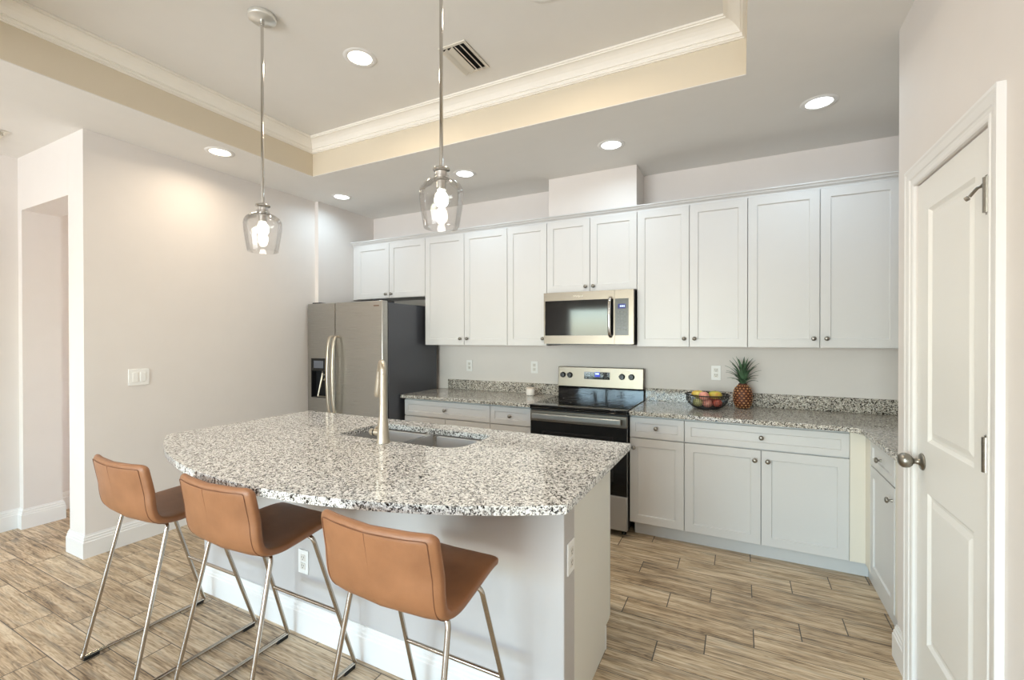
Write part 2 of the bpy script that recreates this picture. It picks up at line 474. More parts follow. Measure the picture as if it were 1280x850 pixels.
# right wall with the pantry doorway, alcove
DY0, DY1, DZ = 1.744, 2.352, 2.047
c = MB()
c.box(WR, WR + .12, YREAR, DY0 - .003, 0, ZL); c.box(WR, WR + .12, DY1 + .003, WRE, 0, ZL); c.box(WR, WR + .12, DY0 - .003, DY1 + .003, DZ + .003, ZL)
c.box(WR + .12, XA, WRE - .12, WRE, 0, ZL)
struct(c, 'wall_right', 'wall')
struct(box(XA, XA + .15, WRE - .12, YB, 0, ZL), 'wall_alcove', 'wall')
struct(box(WR + .5, WR + .55, DY0 - .1, WRE - .12, 0, ZL), 'wall_pantry', 'wall')
# rear wall with the patio opening
RX0, RX1, RZ = -4.2, -0.3, 2.25
c = MB()
c.box(XW - .15, RX0, YREAR - .15, YREAR, 0, ZL); c.box(RX1, WR + .12, YREAR - .15, YREAR, 0, ZL); c.box(RX0, RX1, YREAR - .15, YREAR, RZ, ZL)
struct(c, 'wall_rear', 'wall')
# soffit chase above the wall cabinets
struct(box(-1.487, -.737, 3.63, YB, 2.482, ZL), 'wall_chase', 'wall', .002)

# patio window behind the camera
wf = struct(MB().box(RX0, RX1, YREAR - .1, YREAR - .04, 0, .05).box(RX0, RX1, YREAR - .1, YREAR - .04, RZ - .05, RZ)
            .box(RX0, RX0 + .05, YREAR - .1, YREAR - .04, .05, RZ - .05).box(RX1 - .05, RX1, YREAR - .1, YREAR - .04, .05, RZ - .05)
            .box(-2.95, -2.88, YREAR - .1, YREAR - .04, .05, RZ - .05).box(-1.63, -1.56, YREAR - .1, YREAR - .04, .05, RZ - .05), 'window_1', 'trim')
for a, b in ((RX0 + .05, -2.95), (-2.88, -1.63), (-1.56, RX1 - .05)):
    p = struct(box(a, b, YREAR - .075, YREAR - .069, .05, RZ - .05), 'pane', 'pane', parent=wf)
bl = MB()
for k in range(70):
    z = .15 + k * .029
    bl.add([(RX0 + .06, YREAR + .010, z), (-2.9, YREAR + .010, z), (-2.9, YREAR + .034, z + .010), (RX0 + .06, YREAR + .034, z + .010)], [(0, 1, 2, 3)])
bl.box(RX0 + .05, -2.89, YREAR + .005, YREAR + .045, 2.18, 2.24)
tag(bl.build('window_blind', 'trim'), 'white slatted blind over the patio window behind the camera', 'blind')
add_light('daylight_portal', 'AREA', ((RX0 + RX1) / 2, YREAR - .16, RZ / 2), W_DAY, (.92, .97, 1.0), shape='RECTANGLE', size=RX1 - RX0, size_y=RZ).rotation_euler = (PI / 2, 0, 0)
bpy.data.objects['daylight_portal'].data.cycles.is_portal = True

# baseboards
BH = .15
bb = [(0, 0), (.016, 0), (.016, .104), (.0125, .108), (.0125, .120), (.009, .125), (.009, .136), (.005, .141), (.004, BH), (0, BH)]
fxy = lambda x, y, h: (x, y, h)
def base(path, name, mat='trim'):
    struct(MB().sweep(path, bb, fxy), name, mat)
def base_auto(path, name, flip=False, mat='trim'):
    p = [(-o if flip else o, h) for (o, h) in bb]
    struct(MB().sweep(path, p, fxy), name, mat)
base_auto([(-4.054, 3.0), (-4.054, WLN), (WL, WLN), (WL, 3.04)], 'baseboard_left', flip=True)
base_auto([(XW, YREAR), (XW, WLN), (-4.84, WLN), (-4.84, 1.58), (-5.08, 1.58), (-5.08, HY - .1)], 'baseboard_hall', flip=True)
base_auto([(WR, 2.427), (WR, WRE), (.70, WRE)], 'baseboard_right', flip=False)
base_auto([(WR, YREAR), (WR, 1.669)], 'baseboard_right_near', flip=False)

# pantry door with casing
d = MB()
def door_panel_face(mb, x, y0, y1, z0, z1, panels, depth=.035):
    """front face at x (faces -x) with sunken raised panels"""
    ys = [y0, panels[0][0], panels[0][1], y1]
    rows = [z0]
    for (a, b, c_, d_) in panels: rows += [c_, d_]
    rows.append(z1)
    for i in range(len(rows) - 1):
        for j in range(3):
            if j == 1 and i % 2 == 1:
                a, b, c_, e = ys[1], ys[2], rows[i], rows[i + 1]
                R = [(0, 0), (.012, .009), (.022, .010), (.040, .003), (.044, .002)]
                prev = None
                for (ins, dp) in R:
                    q = [(x + dp, a + ins, c_ + ins), (x + dp, b - ins, c_ + ins), (x + dp, b - ins, e - ins), (x + dp, a + ins, e - ins)]
                    if prev:
                        for k in range(4): mb.add([prev[k], prev[(k + 1) % 4], q[(k + 1) % 4], q[k]], [(0, 1, 2, 3)])
                    prev = q
                mb.add(prev, [(0, 1, 2, 3)])
            else:
                mb.add([(x, ys[j], rows[i]), (x, ys[j + 1], rows[i]), (x, ys[j + 1], rows[i + 1]), (x, ys[j], rows[i + 1])], [(0, 1, 2, 3)])
    X = x + depth
    mb.add([(X, y0, z0), (X, y1, z0), (X, y1, z1), (X, y0, z1)], [(0, 1, 2, 3)])
    mb.add([(x, y0, z0), (x, y0, z1), (X, y0, z1), (X, y0, z0)], [(0, 1, 2, 3)]); mb.add([(x, y1, z0), (x, y1, z1), (X, y1, z1), (X, y1, z0)], [(0, 1, 2, 3)])
    mb.add([(x, y0, z1), (x, y1, z1), (X, y1, z1), (X, y0, z1)], [(0, 1, 2, 3)]); mb.add([(x, y0, z0), (x, y1, z0), (X, y1, z0), (X, y0, z0)], [(0, 1, 2, 3)])
door_panel_face(d, WR + .004, DY0, DY1, .012, DZ - .002, [(DY0 + .112, DY1 - .112, .27, .85), (DY0 + .112, DY1 - .112, 1.045, 1.93)])
door = struct(d, 'door_1', 'door')
casing = [(0, 0), (0, .009), (.006, .012), (.014, .012), (.018, .009), (.030, .010), (.034, .014), (.046, .016), (.060, .017), (.066, .020), (.075, .020), (.075, 0)]
cs = MB().sweep([(DY1 + .004, 0), (DY1 + .004, DZ + .004), (DY0 - .004, DZ + .004), (DY0 - .004, 0)], [(-o, h) for (o, h) in casing], lambda y, z, h: (WR - h, y, z))
struct(cs, 'trim_2', 'trim')
kx = WR + .004
k = MB().lathe([(0, 0), (.032, 0), (.033, .003), (.030, .007), (.018, .010), (.012, .014), (.0105, .026), (.0125, .030), (.020, .034), (.027, .042), (.0295, .052), (.028, .063), (.021, .072), (.010, .077), (0, .078)],
               (kx, 2.29, .957), (-1, 0, 0), 32)
kn = struct(k, 'door_handle', 'nickel', parent=door); kn['label'] = 'satin nickel oval knob with round rose'
for zc, arm in ((1.845, True), (1.11, False), (.22, False)):
    h = MB()
    for q in range(5):
        h.lathe([(0, 0), (.0095, 0), (.0095, .0195), (0, .0195)], (WR - .0105, DY0 - .002, zc - .05 + q * .020), (0, 0, 1), 14)
    h.box(WR - .002, WR + .003, DY0 - .001, DY0 + .030, zc - .05, zc + .05)
    h.lathe([(0, 0), (.005, 0), (.006, .004), (0, .008)], (WR - .0085, DY0 - .002, zc + .05), (0, 0, 1), 12)
    ho = struct(h, 'hinge', 'nickel', parent=door)
    if arm:
        a = MB().tube([(WR - .010, DY0 + .002, zc + .040), (WR - .014, DY0 + .02, zc + .030), (WR - .018, DY0 + .034, zc + .030), (WR - .024, DY0 + .044, zc + .020), (WR - .028, DY0 + .052, zc + .012)], .0045, 8)
        a.lathe([(0, 0), (.007, 0), (.007, .008), (0, .008)], (WR - .030, DY0 + .055, zc + .009), (-.6, .6, -.4), 10)
        struct(a, 'door_stop_arm', 'nickel', parent=door)

# ------------------------------------------------------------------ cabinetry
def shaker(mb, f, u0, u1, v0, v1, rail=.056, th=.019, rec=.008):
    """f(u,v,w) -> xyz, w = depth behind the front face"""
    def ring(i, wd): return [f(u0 + i, v0 + i, wd), f(u1 - i, v0 + i, wd), f(u1 - i, v1 - i, wd), f(u0 + i, v1 - i, wd)]
    R = [ring(0, th), ring(0, .0015), ring(.0015, 0), ring(rail, 0), ring(rail + .004, rec), ]
    for a, b in zip(R, R[1:]):
        for k in range(4): mb.add([a[k], a[(k + 1) % 4], b[(k + 1) % 4], b[k]], [(0, 1, 2, 3)])
    mb.add(R[-1], [(0, 1, 2, 3)]); mb.add(R[0], [(3, 2, 1, 0)])
    return mb
def knob_mb(p, ax):
    return MB().lathe([(0, 0), (.0075, 0), (.0065, .004), (.0050, .010), (.0060, .014), (.0125, .017), (.0150, .021), (.0145, .026), (.009, .030), (0, .031)], p, ax, 20)
G = .0021
def front(parent, kind, x0, x1, z0, z1, yf, knob, rail=.056):
    mb = shaker(MB(), lambda u, v, w: (u, yf + w, v), x0 + G, x1 - G, z0 + G, z1 - G, rail)
    o = mb.build(kind, 'cab', parent)
    if knob: knob_mb((knob[0], yf, knob[1]), (0, -1, 0)).build('knob', 'nickel', o)
    return o
YU, YCB = 3.5926, 3.3017
ZU, ZUT = 1.372, 2.428
def wall_cab(x0, x1, z0, doors, label, knobs, fill0=0):
    t = thing('wall_cabinet', ((x0 + x1) / 2, YU, z0), label, 'cabinet', 'white wall cabinets along the back wall')
    box(x0 + .0005, x1 - .0005, YU + .020, YB, z0, 2.45).build('body', 'cab', t)
    n = len(doors) - 1
    for i in range(n):
        kx = knobs[i]
        front(t, 'door', doors[i], doors[i + 1], z0, ZUT, YU, (kx, z0 + (.042 if z0 > 1.5 else .063)))
    return t
wall_cab(-3.783, -2.7915, 1.855, [-3.715, -3.255, -2.7915], 'short white two-door wall cabinet above the refrigerator', [-3.255 - .036, -3.255 + .036])
wall_cab(-2.7915, -1.874, ZU, [-2.7915, -2.333, -1.874], 'tall white two-door wall cabinet right beside the refrigerator', [-2.333 - .038, -2.333 + .038])
wall_cab(-1.874, -1.49, ZU, [-1.874, -1.49], 'narrow single-door white wall cabinet beside the microwave', [-1.49 - .034])
wall_cab(-1.49, -.7276, 1.822, [-1.49, -1.1085, -.7276], 'short white two-door wall cabinet above the microwave', [-1.1085 - .033, -1.1085 + .033])
wall_cab(-.7276, .041, ZU, [-.7276, -.3435, .041], 'white two-door wall cabinet between microwave and the widest cabinet', [-.3435 - .036, -.3435 + .036])
wall_cab(.041, XA - .002, ZU, [.041, .4665, .892], 'widest white two-door wall cabinet, above the pineapple and nearest the pantry door', [.4665 - .036, .4665 + .036])
ccr = [(0, 0), (.004, 0), (.006, .010), (.012, .018), (.020, .022), (.026, .034), (.034, .038), (.034, .046), (0, .046)]
c = MB().sweep([(-3.783, YU + .018), (XA - .002, YU + .018)], [(-o - 0.0, h) for (o, h) in ccr], lambda x, y, h: (x, y, 2.430 + h))
c.box(-3.783, XA - .002, YU + .018, YU + .034, 2.4505, 2.476)
tag(c.build('cabinet_crown', 'cab'), 'white crown moulding along the top of all wall cabinets', 'moulding')

ZB0, ZM, ZT = .1066, .7207, .871
def base_cab(x0, x1, label, drawer, doors, knobs, dk):
    t = thing('base_cabinet', ((x0 + x1) / 2, YCB, 0), label, 'cabinet', 'white base cabinets along the back wall')
    box(x0 + .0005, x1 - .0005, YCB + .020, YB - .002, ZB0, .884).build('body', 'cab', t)
    front(t, 'drawer', drawer[0], drawer[1], ZM + .002, ZT, YCB, dk, .040)
    for i in range(len(doors) - 1):
        front(t, 'door', doors[i], doors[i + 1], ZB0, ZM - .002, YCB, (knobs[i], .652))
    return t
base_cab(-2.8076, -1.8853, 'white base cabinet with wide drawer beside the refrigerator', (-2.8076, -1.8853), (-2.8076, -2.346, -1.8853), (-2.386, -2.306), (-2.346, .797))
base_cab(-1.8853, -1.5038, 'narrow white base cabinet left of the range, with the small drawer', (-1.8853, -1.5038), (-1.8853, -1.5038), (-1.54,), (-1.695, .797))
base_cab(-.7214, -.3479, 'narrow white base cabinet right of the range, one drawer over one door', (-.7214, -.3479), (-.7214, -.3479), (-.688,), (-.535, .80))
base_cab(-.3479, .579, 'wide white base cabinet with a long drawer over two doors', (-.3479, .579), (-.3479, .1156, .579), (.079, .152), (.1156, .80))
# right-hand run
XR = .655
t = thing('base_cabinet', (XR, 2.975, 0), 'white base cabinet on the side run beside the pantry door', 'cabinet', 'white base cabinets along the back wall')
del t['group']
c = box(XR + .020, XA - .002, WRE + .001, YB - .002, ZB0, .884)
c.build('body', 'cab', t)
box(.5795, XR + .0195, YCB + .006, YCB + .0205, ZB0, .884).build('filler', 'filler_cream', t)
box(XR, XR + .0195, 3.203, YCB + .0055, ZB0, .884).build('filler', 'filler_cream', t)
box(XR + .004, XR + .0195, WRE + .001, 2.749, ZB0, .884).build('filler', 'filler_cream', t)
fx = lambda u, v, w: (XR + w, u, v)
o = shaker(MB(), fx, 2.75 + G, 3.20 - G, ZM + .002 + G, ZT - G, .040).build('drawer', 'cab', t)
knob_mb((XR, 2.975, .797), (-1, 0, 0)).build('knob', 'nickel', o)
o = shaker(MB(), fx, 2.75 + G, 3.20 - G, ZB0 + G, ZM - .002 - G).build('door', 'cab', t)
knob_mb((XR, 2.782, .65), (-1, 0, 0)).build('knob', 'nickel', o)
# toe boards
YT = 3.385
tag(box(-2.80, -1.504, YT, YT + .012, 0, ZB0).build('toe_board', 'cab'), 'white toe board under the base cabinets left of the range', 'toe board')
tag(MB().box(-.70, XR + .03, YT, YT + .012, 0, ZB0).box(XR + .0305, XR + .042, WRE + .02, YT + .012, 0, ZB0).build('toe_board', 'cab'),
    'white toe board under the base cabinets right of the range', 'toe board')

# ------------------------------------------------------------------ worktops
YF, ZC, TH = 3.2694, .914, .030
c = MB().box(-2.832, -1.489, YF, YB - .0225, ZC - TH, ZC)
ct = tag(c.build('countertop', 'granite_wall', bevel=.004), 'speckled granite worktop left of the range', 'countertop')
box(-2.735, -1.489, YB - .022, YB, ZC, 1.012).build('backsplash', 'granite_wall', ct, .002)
XE = .620
arc = [(XE - .085 + .085 * math.sin(a), YF - .085 + .085 * math.cos(a)) for a in [k / 8 * PI / 2 for k in range(9)]]
poly = [(-.7205, YF)] + arc + [(XE, WRE + .001), (XA - .001, WRE + .001), (XA - .001, YB - .001), (-.7205, YB - .001)]
# inner corner is concave, the fillet bulges toward the corner
ca = (XE - .085, YF - .085)
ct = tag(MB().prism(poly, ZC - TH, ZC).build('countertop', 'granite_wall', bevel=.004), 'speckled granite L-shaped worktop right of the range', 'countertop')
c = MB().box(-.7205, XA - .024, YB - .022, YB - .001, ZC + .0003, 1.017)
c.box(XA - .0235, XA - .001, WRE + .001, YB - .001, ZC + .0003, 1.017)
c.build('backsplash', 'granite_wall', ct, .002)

# ------------------------------------------------------------------ island
IX0, IX1, IY0, IY1 = -2.745, -.557, 1.500, 2.122
isl = thing('kitchen_island', (-1.65, 1.8, 0), 'white island with knee wall and white baseboard under the granite top', 'kitchen island')
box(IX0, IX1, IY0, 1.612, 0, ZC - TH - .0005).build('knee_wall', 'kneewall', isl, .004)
c = MB().box(IX1 - .018, IX1 - .0005, 1.6125, 2.045, 0, ZC - TH - .0005).box(IX1 - .018, IX1 - .0005, 2.045, IY1, ZB0, ZC - TH - .0005)
p = c.build('end_panel', 'kneewall_end', isl)
c = MB().box(IX0 + .0005, IX0 + .018, 1.6125, IY1, ZB0, ZC - TH - .0005)
c.box(IX0 + .018, IX1 - .0185, 1.6125, IY1, ZB0, ZB0 + .018).box(IX0 + .0185, IX1 - .0185, IY1 - .02, IY1 - .0005, ZB0 + .019, .15)
c.box(-2.05, -2.032, 1.6125, IY1 - .021, .13, .87).box(-1.14, -1.122, 1.6125, IY1 - .021, .13, .87)
c.build('carcass', 'cab', isl)
box(IX0 + .01, IX1 + .002, 2.046, 2.058, 0, ZB0 - .001).build('toe_board', 'trim', isl)
xs = [IX0, -2.04, -1.586, -1.131, IX1 - .0]
for i in range(4):
    mb = shaker(MB(), lambda u, v, w_: (u, IY1 + .0195 - w_, v), xs[i] + G, xs[i + 1] - G, ZB0 + .004, .872)
    dd = mb.build('door', 'cab', isl)
    knob_mb((xs[i] + .035 if i % 2 else xs[i + 1] - .035, IY1 + .0195, .80), (0, 1, 0)).build('knob', 'nickel', dd)
MB().sweep([(IX1, IY0), (IX0, IY0), (IX0, 2.04)], [(o, h) for (o, h) in bb], fxy).build('baseboard', 'trim', isl)

# curved top
R_, cxm = 2.149, (-2.805 - .49) / 2
pts = []
xa, xb, yedge = -2.805, -.491, 1.345
hc = (xb - xa) / 2; sag = .338
R_ = (hc * hc + sag * sag) / (2 * sag); cyc = yedge - sag + R_
a0 = math.asin(hc / R_)
for k in range(49):
    a = -a0 + 2 * a0 * k / 48
    pts.append((cxm + R_ * math.sin(a), cyc - R_ * math.cos(a)))
pts += [(xb, 2.272), (xa, 2.255)]
SX0, SX1, SY0, SY1 = -1.985, -1.195, 1.775, 2.130
hole = rrect(SX0, SX1, SY0, SY1, [.06, .11, .05, .05], 7)
tag(MB().prism(pts, ZC - TH, ZC, hole[::-1]).build('island_countertop', 'granite', bevel=.004), 'speckled granite island top with a bowed seating edge and sink cut-out', 'countertop')

# sink
sk_ = thing('sink', (-1.6, 1.95, ZC - TH - .2), 'double bowl stainless steel sink set under the island top', 'sink')
SZ = ZC - TH - .0006
DXM = -1.60
def bowl(x0, x1, y0, y1, rc):
    mb = MB(); n = 7
    tops = [(0, 0), (.000, -.006), (.006, -.16), (.012, -.178), (.028, -.186), (.06, -.188)]
    prev = None; rings = []
    for ins, dz in tops:
        r = [max(q - ins * .6, .02) for q in rc]
        rings.append([(px, py, SZ - .0004 + dz) for px, py in rrect(x0 + ins, x1 - ins, y0 + ins, y1 - ins, r, n)])
    m = len(rings[0]); vs = [p_ for R in rings for p_ in R]; fs = []
    for i in range(len(rings) - 1):
        for k_ in range(m): fs.append((i * m + k_, i * m + (k_ + 1) % m, (i + 1) * m + (k_ + 1) % m, (i + 1) * m + k_))
    fs.append(tuple((len(rings) - 1) * m + k_ for k_ in range(m)))
    mb.add(vs, fs, True)
    return mb
bx = [(SX0 - .004, DXM - .014, SY0 - .004, SY1 + .004, [.06, .05, .05, .05]), (DXM + .014, SX1 + .004, SY0 - .004, SY1 + .004, [.05, .11, .05, .05])]
for q in bx:
    b = bowl(*q).build('bowl', 'sink', sk_)
    cx_, cy_ = (q[0] + q[1]) / 2, (q[2] + q[3]) / 2
    MB().lathe([(.045, 0), (.043, .003), (.034, .003), (.030, -.004), (0, -.004)], (cx_, cy_, SZ - .1875), seg=24).build('drain', 'chrome', b)
outer = rrect(SX0 - .03, SX1 + .03, SY0 - .03, SY1 + .03, .06, 7)
fl = MB()
h1 = rrect(*bx[0][:4], bx[0][4], 7); h2 = rrect(*bx[1][:4], bx[1][4], 7)
tris = tessellate_polygon([[Vector((p_[0], p_[1], 0)) for p_ in L] for L in (outer, h1[::-1], h2[::-1])])
flat = outer + h1[::-1] + h2[::-1]
fl.add([(p_[0], p_[1], SZ - .0004) for p_ in flat] , [tuple(t_) for t_ in tris])
fl.build('rim', 'sink', sk_)

# faucet
fc = thing('faucet', (-1.613, 1.735, ZC), 'brushed nickel pull-down faucet standing at the island sink', 'faucet')
fb = Vector((-1.613, 1.735, ZC))
MB().lathe([(0, 0), (.034, 0), (.034, .006), (.031, .012), (.029, .05), (.025, .10), (.0205, .14), (.0185, .20), (.0175, .30), (.0165, .345)], fb, seg=28).build('body', 'faucet', fc)
dr = Vector((-.19, .155, 0)).normalized()
pth = [fb + Vector((0, 0, .345)), fb + Vector((0, 0, .37)) + dr * .004, fb + Vector((0, 0, .395)) + dr * .022, fb + Vector((0, 0, .402)) + dr * .055, fb + Vector((0, 0, .390)) + dr * .095, fb + Vector((0, 0, .355)) + dr * .135]
pth = catmull(pth, 6)
MB().tube(pth, [.0165 - .003 * i / len(pth) for i in range(len(pth))], 20).build('spout', 'faucet', fc)
h0 = fb + Vector((0, 0, .355)) + dr * .135; h1_ = fb + Vector((0, 0, .215)) + dr * .180; ax = (h1_ - h0)
sh = MB().lathe([(0, -.004), (.0145, -.004), (.0150, .02), (.018, .06), (.0225, .11), (.024, ax.length - .01), (.0215, ax.length), (0, ax.length)], h0, ax, 24).build('spray_head', 'faucet', fc)
bt = h0 + ax * .50 + Vector((.018, -.004, 0)) * 1.0
MB().ball(tuple(bt), .006, .006, .016, 12, 8).build('button', 'rubber', sh)
hd = Vector((-1, -.05, 0)).normalized()
hs = fb + Vector((0, 0, .048))
MB().lathe([(0, .01), (.017, .01), (.017, .052), (0, .052)], hs, hd, 22).build('valve', 'faucet', fc)
MB().lathe([(0, .052), (.0185, .052), (.0185, .058), (0, .058)], hs, hd, 22).build('valve_ring', 'rubber', fc)
hl = MB().lathe([(0, .058), (.0165, .058), (.0165, .075), (.012, .083), (0, .085)], hs, hd, 22)
hl.tube([hs + hd * .066 + Vector((0, 0, .008)), hs + hd * .062 + Vector((.004, .02, .02)), hs + hd * .045 + Vector((.01, .07, .045))], [.006, .005, .0045], 10)
hl.build('lever', 'faucet', fc)

# ------------------------------------------------------------------ refrigerator
FX0, FX1, FY, FZ = -3.818, -2.845, 3.055, 1.778
fr = thing('refrigerator', (-3.33, 3.4, 0), 'side-by-side stainless refrigerator with charcoal sides and water dispenser', 'refrigerator')
box(-3.780, FX1, FY + .078, 3.86, .02, FZ - .014).build('body', 'fridgeside', fr, .006)
box(FX0 + .01, FX1 - .004, FY + .072, FY + .078, .05, FZ - .02).build('gasket', 'rubber', fr)
box(FX0 + .02, FX1 - .02, FY + .03, FY + .077, .02, .09).build('kick_grille', 'blackplastic', fr)
SPL = -3.440
DX0, DX1, DZ0, DZ1 = -3.768, -3.548, .862, 1.245
def slab_hole(x0, x1, z0, z1, y0, y1, hx0, hx1, hz0, hz1):
    mb = MB()
    mb.box(x0, hx0, y0, y1, z0, z1); mb.box(hx1, x1, y0, y1, z0, z1); mb.box(hx0, hx1, y0, y1, z0, hz0); mb.box(hx0, hx1, y0, y1, hz1, z1)
    mb.box(hx0, hx1, y0 + .06, y1, hz0, hz1)
    return mb
# left door built as a frame around the dispenser recess
def ldoor():
    mb = MB(); y0, y1 = FY, FY + .07
    x0, x1, z0, z1 = FX0, SPL - .003, .10, FZ
    O = [(x0, z0), (x1, z0), (x1, z1), (x0, z1)]; H = [(DX0, DZ0), (DX1, DZ0), (DX1, DZ1), (DX0, DZ1)]
    P = lambda q, y: (q[0], y, q[1])
    for k_ in range(4):
        k2 = (k_ + 1) % 4
        mb.add([P(O[k_], y0), P(O[k2], y0), P(H[k2], y0), P(H[k_], y0)], [(0, 1, 2, 3)])
        mb.add([P(O[k_], y0), P(O[k2], y0), P(O[k2], y1), P(O[k_], y1)], [(0, 1, 2, 3)])
    mb.add([P(q, y1) for q in O], [(0, 1, 2, 3)])
    return mb
ld = ldoor().build('door', 'steelfridge', fr, .008, 3)
rd = box(SPL + .003, FX1, FY, FY + .07, .10, FZ).build('door', 'steelfridge', fr, .008, 3)
def fhandle(x, par):
    pts_ = [(x, FY + .0, 1.455), (x, FY - .030, 1.452), (x, FY - .048, 1.42), (x, FY - .062, 1.33), (x, FY - .070, 1.18), (x, FY - .070, 1.02), (x, FY - .062, .87), (x, FY - .048, .76), (x, FY - .030, .725), (x, FY, .722)]
    P_ = catmull(pts_, 5); mb = MB()
    n_ = 14; vs = []; fs = []
    for i, p_ in enumerate(P_):
        t_ = (P_[min(i + 1, len(P_) - 1)] - P_[max(i - 1, 0)]).normalized()
        u_ = Vector((1, 0, 0)); v_ = t_.cross(u_).normalized()
        for k_ in range(n_):
            a = 2 * PI * k_ / n_
            vs.append(p_ + u_ * .0155 * math.copysign(abs(math.cos(a)) ** .7, math.cos(a)) + v_ * .0095 * math.copysign(abs(math.sin(a)) ** .7, math.sin(a)))
    for i in range(len(P_) - 1):
        for k_ in range(n_): fs.append((i * n_ + k_, i * n_ + (k_ + 1) % n_, (i + 1) * n_ + (k_ + 1) % n_, (i + 1) * n_ + k_))
    return mb.add(vs, fs, True).build('handle', 'faucet', par)
fhandle(-3.470, ld); fhandle(-3.402, rd)
dp = MB()
a, b, c_, e = DX0 + .0005, DX1 - .0005, DZ0 + .0005, DZ1 - .0005
dp.box(a, b, FY + .055, FY + .060, c_, e); dp.box(a, a + .005, FY - .001, FY + .055, c_, e); dp.box(b - .005, b, FY - .001, FY + .055, c_, e)
dp.box(a, b, FY - .001, FY + .055, c_, c_ + .008)
disp = dp.build('dispenser', 'blackplastic', ld)
box(a + .0055, b - .0055, FY - .003, FY + .05, 1.122, e).build('dispenser_panel', 'blackglass', disp, .003)
box(a + .040, b - .045, FY - .0045, FY - .0032, 1.150, 1.222).build('display', simple('grey_lcd', rgb(92, 95, 104), .3), disp)
pd = MB().add([(-3.700, FY + .02, .873), (-3.684, FY + .012, .873), (-3.642, FY + .035, 1.07), (-3.658, FY + .043, 1.07)], [(0, 1, 2, 3)])
pd.tube([(-3.694, FY + .018, .876), (-3.654, FY + .040, 1.10)], .008, 10)
pd.tube([(-3.650, FY + .035, 1.115), (-3.628, FY + .03, 1.08), (-3.607, FY + .035, 1.09), (-3.610, FY + .04, 1.055), (-3.638, FY + .04, 1.03)], .007, 10)
pd.box(-3.69, b - .008, FY + .004, FY + .045, .870, .876)
pd.build('paddle', 'faucet', disp)
MB().box(FX1 - .13, FX1 - .012, FY + .02, FY + .17, FZ - .0135, FZ + .012).build('hinge_cover', 'blackplastic', fr, .004)
MB().box(FX0 + .045, FX0 + .14, FY + .02, FY + .17, FZ - .0135, FZ + .012).build('hinge_cover', 'blackplastic', fr, .004)
box(FX1 - .105, FX1 - .040, FY - .0012, FY - .0001, FZ - .050, FZ - .040).build('badge', simple('dark_badge', rgb(120, 92, 74), .4), rd)

# ------------------------------------------------------------------ microwave
MX0, MX1, MY, MZ0, MZ1 = -1.481, -.735, 3.505, 1.392, 1.818
mw = thing('microwave', (-1.108, 3.7, MZ0), 'stainless over-the-range microwave with black glass door', 'microwave')
box(MX0 + .003, MX1 - .003, MY + .03, YB - .002, MZ0 + .004, MZ1 - .001).build('body', 'blackplastic', mw)
MB().box(MX0 + .02, MX1 - .02, MY + .012, MY + .35, MZ0 - .008, MZ0 + .0035).build('vent_underside', 'blackplastic', mw)
PX = MX1 - .148      # split door / control panel
def frame_xz(x0, x1, z0, z1, hx0, hx1, hz0, hz1, y0, y1):
    return MB().box(x0, hx0, y0, y1, z0, z1).box(hx1, x1, y0, y1, z0, z1).box(hx0, hx1, y0, y1, z0, hz0).box(hx0, hx1, y0, y1, hz1, z1)
WX0, WX1, WZ0, WZ1 = MX0 + .012, PX - .008, MZ0 + .068, MZ1 - .070
dr_ = frame_xz(MX0, PX - .001, MZ0, MZ1 - .002, WX0, WX1, WZ0, WZ1, MY, MY + .029).build('door', 'steel', mw)
box(WX0 + .0003, WX1 - .0003, MY + .004, MY + .028, WZ0 + .0003, WZ1 - .0003).build('glass', 'blackglass', dr_)
cp_ = frame_xz(PX + .001, MX1, MZ0, MZ1 - .002, PX + .004, MX1 - .038, WZ0, WZ1, MY, MY + .029).build('control_frame', 'steel', mw)
cg = box(PX + .0043, MX1 - .0383, MY + .003, MY + .028, WZ0 + .0003, WZ1 - .0003).build('control_panel', 'panelgrey', mw)
pcx = (PX + MX1 - .034) / 2
box(pcx - .030, pcx + .030, MY + .0015, MY + .0028, WZ1 - .078, WZ1 - .042).build('display', 'lcddim', cg)
dg = MB()
for i in range(4): dg.box(pcx - .014 + i * .010, pcx - .008 + i * .010, MY + .0008, MY + .0014, WZ1 - .066, WZ1 - .054)
dg.build('digits', 'digit', cg)
bt_ = MB()
for r_ in range(6):
    for q_ in range(3):
        zz = WZ1 - .105 - r_ * .027
        bt_.box(pcx - .032 + q_ * .026, pcx - .020 + q_ * .026, MY + .0012, MY + .0028, zz - .004, zz + .004)
bt_.build('buttons', simple('keypad_print', rgb(120, 120, 112), .5), cg)
def vbar(x, z0, z1, y, bow, rx, ry, name, mat, par):
    P_ = catmull([(x, y, z0), (x, y - bow * .75, z0 + .03), (x, y - bow, (z0 + z1) / 2), (x, y - bow * .75, z1 - .03), (x, y, z1)], 6)
    n_ = 12; vs = []; fs = []
    for i, p_ in enumerate(P_):
        t_ = (P_[min(i + 1, len(P_) - 1)] - P_[max(i - 1, 0)]).normalized(); u_ = Vector((1, 0, 0)); v_ = t_.cross(u_).normalized()
        for k_ in range(n_):
            an = 2 * PI * k_ / n_; vs.append(p_ + u_ * rx * math.cos(an) + v_ * ry * math.sin(an))
    for i in range(len(P_) - 1):
        for k_ in range(n_): fs.append((i * n_ + k_, i * n_ + (k_ + 1) % n_, (i + 1) * n_ + (k_ + 1) % n_, (i + 1) * n_ + k_))
    return MB().add(vs, fs, True).build(name, mat, par)
vbar(PX - .030, WZ0 - .012, WZ1 + .012, MY + .002, .048, .013, .008, 'handle', 'chrome', dr_)
fcv = bpy.data.curves.new('logo', 'FONT'); fcv.body = 'Whirlpool'; fcv.size = .020; fcv.extrude = .0006; fcv.align_x = 'CENTER'
